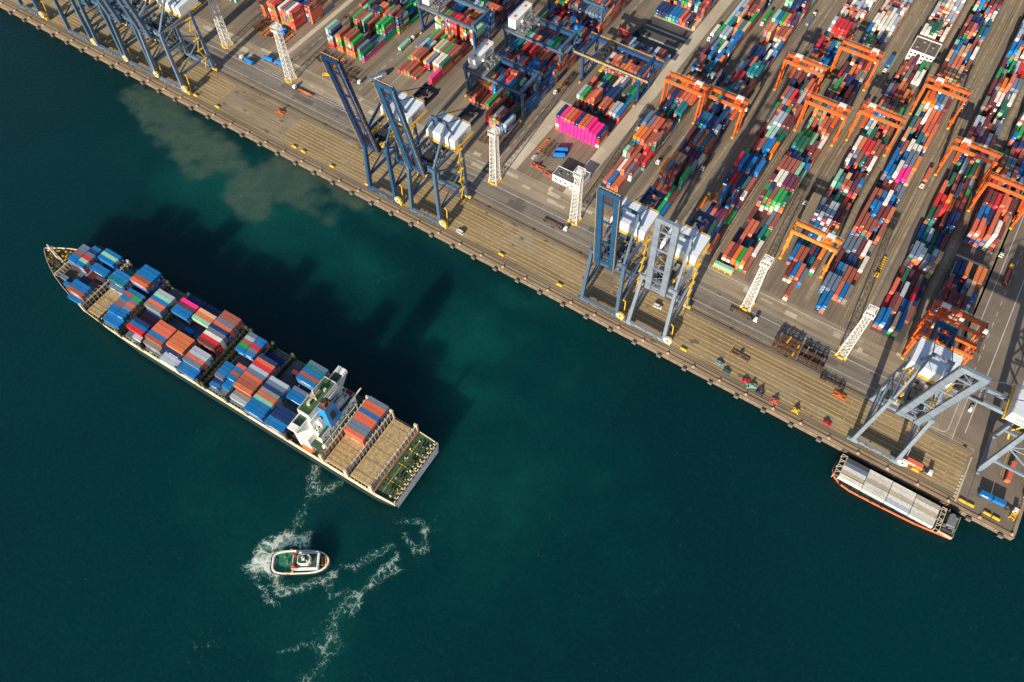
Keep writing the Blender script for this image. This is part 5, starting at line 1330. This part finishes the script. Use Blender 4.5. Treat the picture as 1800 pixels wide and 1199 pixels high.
for x0, n_, d, word in ((-446, 10, 90.5, 'before the tall rust stacks'), (-383, 8, 90, 'before the mixed stacks'), (-355, 3, 86, 'by the steel blue box'), (-236, 5, 86.5, 'before the grey-legged gantries'), (-197, 4, 100, 'in the lot of the site office')):
    for k in range(n_): trailer((x0 + k * 3.4, d + random.uniform(-1.2, 1.2), .03), E90 + random.uniform(-.03, .03), random.choice((M_RUST, M_DARK, M_RUST, M_ORGY)), f'empty trailer parked {word}, {ordw(k + 1)} from the muddy end')
nl = 0
for x, word, ds, dr in LN:
    for k, d in enumerate(ds):
        nl += 1; q = '' if len(ds) == 1 else f', {ordw(k + 1)} inland'
        tractor((x, d, .03), dr * E90, M_WHITE if nl % 4 else M_YELS, f'{"white" if nl % 4 else "yellow"} yard tractor in the {word}{q}')
        trailer((x, d - dr * 8.8, .03), dr * E90, M_RUST if nl % 2 else M_YELS, f'{"rusty" if nl % 2 else "yellow"} trailer behind a tractor in the {word}{q}')
        if nl % 3: ch = 'RbwcngmsoM'[nl % 10]; load(x, d - dr * 9.1, 1.28, 0, 40, ch, f'{PAL[ch][1]} container on a trailer in the {word}{q}')
for k, (x, d) in enumerate([(-148, 46.5), (-20, 48.6), (-286, 45.8)]):
    tractor((x, d, .03), 0, M_WHITE, f'white yard tractor driving along the quay road, {ordw(k + 1)} from the stacked trailer frames'); trailer((x - 8.8, d, .03), 0, M_RUST, f'rusty trailer driving along the quay road, {ordw(k + 1)} from the stacked trailer frames')
# orange spreader frames set down on the quay
def spreader_frame(loc, rz, m, label, L=6.0):
    t = thing('spreader_frame', label, 'spreader', loc, rz, 'spreader frames set down on the quay')
    b = MB()
    for y in (-1.1, 1.1): b.box(-L / 2, L / 2, y - .15, y + .15, .5, .95)
    for i in range(5):
        x = -L / 2 + .2 + i * (L - .4) / 4; b.box(x - .15, x + .15, -1.25, 1.25, .96, 1.2)
    b.box(-1, 1, -.7, .7, 1.21, 1.9)
    for x in (-L / 2, L / 2):
        for y in (-1.2, 1.2): b.box(x - .2, x + .2, y - .2, y + .2, 0, .5)
    b.build('frame', m, t)
    MB().cb((.2, .1, 2.2), (1.2, .8, .6)).build('hoist_box', M_RUST, t)
for s, d, a, m, lb, L in [(-368.2, 28.3, 5, M_ORG, 'orange spreader frame alone on the bare quay past the muddy water', 6), (-16.1, 21.8, -4, M_RUST, 'long rusty spreader frame with yellow ends on the quay lanes', 11), (40.8, 28.4, 0, M_ORG, 'orange spreader frame on the quay lanes beside the lone crane', 7),
                          (-2.6, 7.4, 30, mat('pale_teal_machine', (.20, .45, .42), .5), 'pale teal lifting machine at the quay edge gear', 5), (3.0, 6.4, -10, M_NAVY, 'dark blue cage with yellow arms at the quay edge', 4), (12, 5.6, 6, M_REDO, 'red frame lying at the quay edge', 4), (24, 6.6, 0, M_YELS, 'small yellow frame lying at the quay edge', 3.5),
                          (-178.5, 80.5, 0, M_REDO, 'rusty orange rack before the site office, close to the road', 9), (-190, 82.5, 0, M_REDO, 'rusty orange rack before the site office, beside the lane', 9), (-420, 85, 0, M_RUST, 'rusty frame beside the blue covered trailers at the tall stacks', 10),
                          (-366, 76, 30, M_YELS, 'yellow frame standing by the dashed road before the tall stacks', 6), (140, 12.5, 80, M_YELS, 'yellow lifting frame beside the white cab at the pier corner', 7)]:
    spreader_frame((s, d, .02), R(a), m, lb, L)
# mint box lying crosswise on a yellow frame
fr = MB()
for x in (-5.6, -2, 2, 5.6): fr.box(x - .25, x + .25, -1.7, 1.7, .02, 1.4)
for y in (-1.6, 1.6): fr.box(-6.4, 6.4, y - .15, y + .15, 1.1, 1.4)
fr.rail([(-6.4, -1.9, 1.0), (6.4, -1.9, 1.0)], step=1.3)
o = fr.build('steel_frame', M_YELS); o.location = (-50.5, 72.6, 0); tag(o, 'yellow steel frame holding a mint box before the orange stacks', 'frame')
load(-50.5, 72.6, 1.42, -E90, 40, 'M', 'mint container lying crosswise on a yellow frame before orange stacks', 'containers on frames')
# stacked trailer frames beside the landside rail
def frame_stack(loc, n, label, L=14.2):
    t = thing('trailer_frame_stack', label, 'trailer stack', loc, 0, 'stacked trailer frames by the landside rail')
    for k in range(n):
        z = .3 + k * 1.05; f = MB(); sh = random.uniform(-.3, .3)
        for y in (-.48, .48): f.box(-L / 2 + sh, L / 2 + sh, y - .1, y + .1, z + .5, z + .75)
        for i in range(6):
            x = -L / 2 + sh + .3 + i * (L - .6) / 5; f.box(x - .22, x + .22, -1.2, 1.2, z + .52, z + .72)
        for i in range(3):
            x = -L / 2 + sh + 1.0 + i * 1.2
            for y in (-1.0, 1.0): f.tube((x, y - .2, z + .3), (x, y + .2, z + .3), .42, 8)
        f.box(L / 2 + sh - 3.2, L / 2 + sh - 2.2, -.9, .9, z + .1, z + .7)
        f.build('trailer_frame', random.choice((M_DARK, M_RUST, M_RUST, M_DARK)), t)
    for i in range(3): x = -L / 2 + 2 + i * (L - 4) / 2 + random.uniform(-.8, .8); MB().box(x - .35, x + .35, -1.25, 1.25, .3 + n * 1.05 - .2, .3 + n * 1.05 + .06).build('twist_lock_bar', random.choice((M_YELS, M_RUST, M_GREYS, M_RUST)), t)
for j, x in enumerate((3.6, 19.2)):
    for k in range(4):
        frame_stack((x, 37.4 + k * 2.75, 0), random.choice((3, 4)), f'stack of rusty trailer frames, {ordw(k + 1)} row from the rails, {("on the mint box side", "on the lone crane side")[j]}')
frame_stack((34.5, 33.4, 0), 2, 'low separate stack of rusty trailer frames next to the orange spreader')
# reach stacker in the bay lane
def reach_stacker(loc, rz, m, label):
    t = thing('reach_stacker', label, 'reach stacker', loc, rz)
    MB().box(-3.6, 3.2, -1.6, 1.6, 1.0, 2.2).build('body', m, t); MB().box(-.6, 1.4, -.9, .9, 2.2, 3.9).build('cab', M_GLASS, t)
    MB().beam((-3.0, 0, 3.2), (5.8, 0, 6.4), .9, .9).build('boom', m, t); MB().box(5.4, 6.4, -5.5, 5.5, 4.9, 5.6).build('spreader', M_RUST, t)
    wheels(t, (2.4, -2.6), 1.7, .85)
reach_stacker((-199, 236, .02), R(60), M_NAVY, 'navy reach stacker with raised boom in the dark lane')
reach_stacker((-205, 232, .02), R(200), mat('red_stacker_paint', (.5, .03, .02), .4), 'red reach stacker beside the navy one in the dark lane')

# ------------------------------------------------------------------ barge moored at the quay
def barge():
    t = thing('moored_barge', 'orange-hulled barge carrying rows of pale grey containers, moored along the quay', 'barge', (0, 0, 0))
    out = [(118.2, -16.4), (100, -18.7), (80, -19.6), (66, -19.9), (60, -19.0), (56, -16.6), (54.0, -13.4), (53.6, -10.5), (54.4, -5.5), (56.4, -3.6), (70, -2.9), (118.6, -2.9)]
    out = out[::-1]; c = (86, -11)
    inner = [(c[0] + (x - c[0]) * .988, c[1] + (y - c[1]) * .95) for x, y in out]
    low = [(c[0] + (x - c[0]) * .99, c[1] + (y - c[1]) * .97) for x, y in out]
    m = MB(); n = len(out)
    V = [(*p, -5) for p in low] + [(*p, -1.9) for p in out] + [(*p, -1.9) for p in inner]
    f = []
    for i in range(n):
        j = (i + 1) % n
        f += [(i, i + n, j + n, j)]
    m.add(V, f); m.build('hull', M_HULLO, t)
    m = MB(); m.add([(*p, -1.89) for p in out] + [(*p, -1.89) for p in inner] + [(*p, -2.4) for p in inner], [(i, i + n, (i + 1) % n + n, (i + 1) % n) for i in range(n)] + [(i + n, i + 2 * n, (i + 1) % n + 2 * n, (i + 1) % n + n) for i in range(n)]); m.build('gunwale', M_BGRN, t)
    MB().prism(inner, -3.2, -2.3).build('deck', M_BGRN, t)
    MB().box(57.2, 107.6, -17.6, -4.2, -2.3, -1.6).build('hatch_coaming', M_DARK, t)
    for x0, x1 in ((55.0, 57.6), (108.2, 110.4)):
        b = MB()
        for k in range(9):
            y = -17.6 + k * 1.65; b.beam((x0, y, 1.4), (x1, y + (1.6 if k % 2 else 0), 1.4), .22, .22)
        for y in (-17.6, -11, -4.4): b.beam((x0, y, -2.3), (x0, y, 1.4), .3, .3); b.beam((x1, y, -2.3), (x1, y, 1.4), .3, .3)
        b.box(x0 - .15, x0 + .15, -17.8, -4.2, 1.3, 1.5); b.box(x1 - .15, x1 + .15, -17.8, -4.2, 1.3, 1.5)
        b.build('lashing_frame', M_CREAM, t)
    w = MB(); w.box(111.4, 117.4, -15.2, -4.6, -2.3, 1.2); wh = w.build('deckhouse', M_DARK, t)
    MB().box(112, 116, -13, -7, 1.2, 3.2).build('wheelhouse', M_GREYS, wh)
    g = MB()
    for i in range(12): g.cb((random.uniform(111.6, 117), random.uniform(-15.6, -4), 1.5), (random.uniform(.4, 1.5), random.uniform(.4, 1.5), random.uniform(.5, 1.6)))
    g.cb((114, -6.2, 2.2), (1.6, 1.0, 1.0), M_WHITE); g.ms = [M_GREYS, M_WHITE]; g.mi = [0] * (len(g.f) - 6) + [1] * 6
    g.build('deck_machinery', None, t)
    r = MB(); r.rail([(117.9, -16, -1.9), (118.2, -3.4, -1.9)], r=.08, step=2); r.box(110.5, 117.6, -16.9, -16.2, -2.3, -.8); r.build('guard_rail', M_CREAM, t)
    for i in range(10):
        ty = MB()
        x = 60 + i * 5.6; y = -19.55 + max(0, (x - 80)) * .078
        ty.tube((x, y - .25, -2.0), (x, y + .25, -2.0), .75, 12)
        ty.build('tyre_fender', M_TYRE, t)
barge()
BR = ['dsWhw', 'WWhWW', 'WWhWl', 'hWhWW']
for bi, cols in enumerate(BR):
    for r, ch in enumerate(cols):
        x = 57.6 + 6.1 + bi * 12.52; y = -4.4 - (r + .5) * 2.6
        single(x, y, -1.58 + (.2 if ch == 'w' and bi == 0 else 0), E90, 40, ch, f'{PAL[ch][1]} container on the barge, {ordw(r + 1)} row from the quay, {ordw(bi + 1)} bay from the bow', 'containers on the barge')

# ------------------------------------------------------------------ harbour tug
def tug():
    t = thing('harbour_tug', 'green-decked white-topped tug churning foam off the stern of the container ship', 'tugboat', (TUG[0], TUG[1], 0), TUGA)
    prof = [(-14.2, 2.4), (-13.7, 3.8), (-12.2, 5.0), (-9, 5.7), (-3, 5.9), (4, 5.8), (8, 5.4), (11, 4.4), (13, 2.9), (14.0, 1.4), (14.3, .3)]
    pts = [(x, -y) for x, y in prof] + [(x, y) for x, y in reversed(prof)]
    def ring(k, z, dx=0): return [(x * k + dx, y * (k - .0), z) for x, y in pts]
    n = len(pts)
    def shell(rs, m, name, par, close=False):
        mb = MB(); V = []; f = []
        for r in rs: V += r
        for a in range(len(rs) - 1):
            for i in range(n): j = (i + 1) % n; f.append((a * n + i, a * n + j, (a + 1) * n + j, (a + 1) * n + i))
        if close: f.append(tuple((len(rs) - 1) * n + i for i in range(n)))
        mb.add(V, f); return mb.build(name, m, par)
    shell([ring(.9, -6), ring(1, -3.2), ring(1, -1.5)], M_DARK, 'hull', t)
    shell([ring(1.03, -2.6), ring(1.055, -2.2), ring(1.055, -1.6), ring(1.0, -1.4)], M_TYRE, 'rubber_fender', t)
    shell([ring(1.0, -1.5), ring(.99, -.35), ring(.93, -.35), ring(.915, -1.7)], M_WHITE, 'bulwark', t)
    shell([ring(.93, -1.75), ring(.925, -1.7)], mat('tug_deck_paint', (.012, .16, .09), .6, .3, .5), 'deck', t, True)
    MB().prism([(-3.5, -4.2), (9.0, -4.2), (9.6, -3.4), (9.6, 3.4), (9.0, 4.2), (-3.5, 4.2)], -1.7, 1.1).build('deckhouse', M_WHITE, t)
    MB().prism([(-3.2, -3.3), (8.4, -3.3), (8.4, 3.3), (-3.2, 3.3)], 1.1, 1.2).build('boat_deck', M_GREEN, t)
    wl = [(-.5, -1.8), (1.0, -2.6), (4.6, -2.6), (6.0, -1.2), (6.0, 1.2), (4.6, 2.6), (1.0, 2.6), (-.5, 1.8)]
    ww = MB().prism(wl, 1.2, 3.6).build('wheelhouse', M_WHITE, t)
    MB().prism([(x * 1.02 - .05, y * 1.02) for x, y in wl], 2.6, 3.3).build('window_band', M_GLASS, ww)
    MB().prism(wl, 3.6, 3.8, None, [(.2 + x * .93, y * .92) for x, y in wl]).build('roof_edge', M_WHITE, ww)
    MB().prism([(.2 + x * .8, y * .78) for x, y in wl], 3.8, 3.86).build('roof', M_GREEN, ww)
    mb = MB(); mb.tube((2.2, 0, 3.86), (2.2, 0, 8.2), .25, 8, r2=.14); mb.cb((2.2, 0, 5.4), (.3, 2.4, .2)); mb.cb((2.7, 0, 4.4), (1.0, 1.6, .5)); mb.tube((4.3, -1, 3.86), (4.3, -1, 4.6), .35, 8); mb.build('mast', M_WHITE, t)
    for y in (-2.7, 2.7): MB().tube((-2.2, y, 1.2), (-2.4, y, 4.4), .75, 12).build('funnel', mat('red_funnel_paint', (.42, .03, .03), .45), t)
    MB().box(-3.3, -.4, -4.4, -3.3, 1.12, 1.5).build('life_raft_locker', mat('coral_locker_paint', (.6, .16, .12), .5), t)
    mb = MB(); mb.tube((11, -1.7, -.6), (11, 1.7, -.6), .9, 14); mb.box(10, 12, -2.0, -1.7, -1.7, .4); mb.box(10, 12, 1.7, 2.0, -1.7, .4); mb.build('towing_winch', M_RUST, t)
    mb = MB()
    for x, y in ((-5.5, -5.7), (-10, 5.3), (-5, 5.8), (-3.4, -5.2)): mb.cb((x, y, -.2), (1.1, .8, .4))
    mb.beam((12.6, -2, -.2), (12.6, 2, -.2), .35, .35); mb.build('yellow_bitts', M_YELS, t)
    mb = MB(); mb.rail([(9.4, -3.4, 1.1), (9.4, 3.4, 1.1)], r=.07, step=1.4); mb.rail([(-3.4, -4.1, 1.1), (9, -4.1, 1.1)], r=.07, step=1.6); mb.rail([(-3.4, 4.1, 1.1), (9, 4.1, 1.1)], r=.07, step=1.6); mb.build('guard_rail', M_WHITE, t)
    mb = MB(); mb.tube((-6.5, -.8, -1.0), (-6.5, .8, -1.0), .55, 10); mb.cb((-8, 2.8, -1.4), (1, .8, .7)); mb.cb((-7, -4.4, -1.3), (.8, .8, .8)); mb.beam((-12, -2, -1.3), (-12, 2, -1.3), .3, .3); mb.build('deck_gear', M_GREYS, t)
tug()
build_mass()
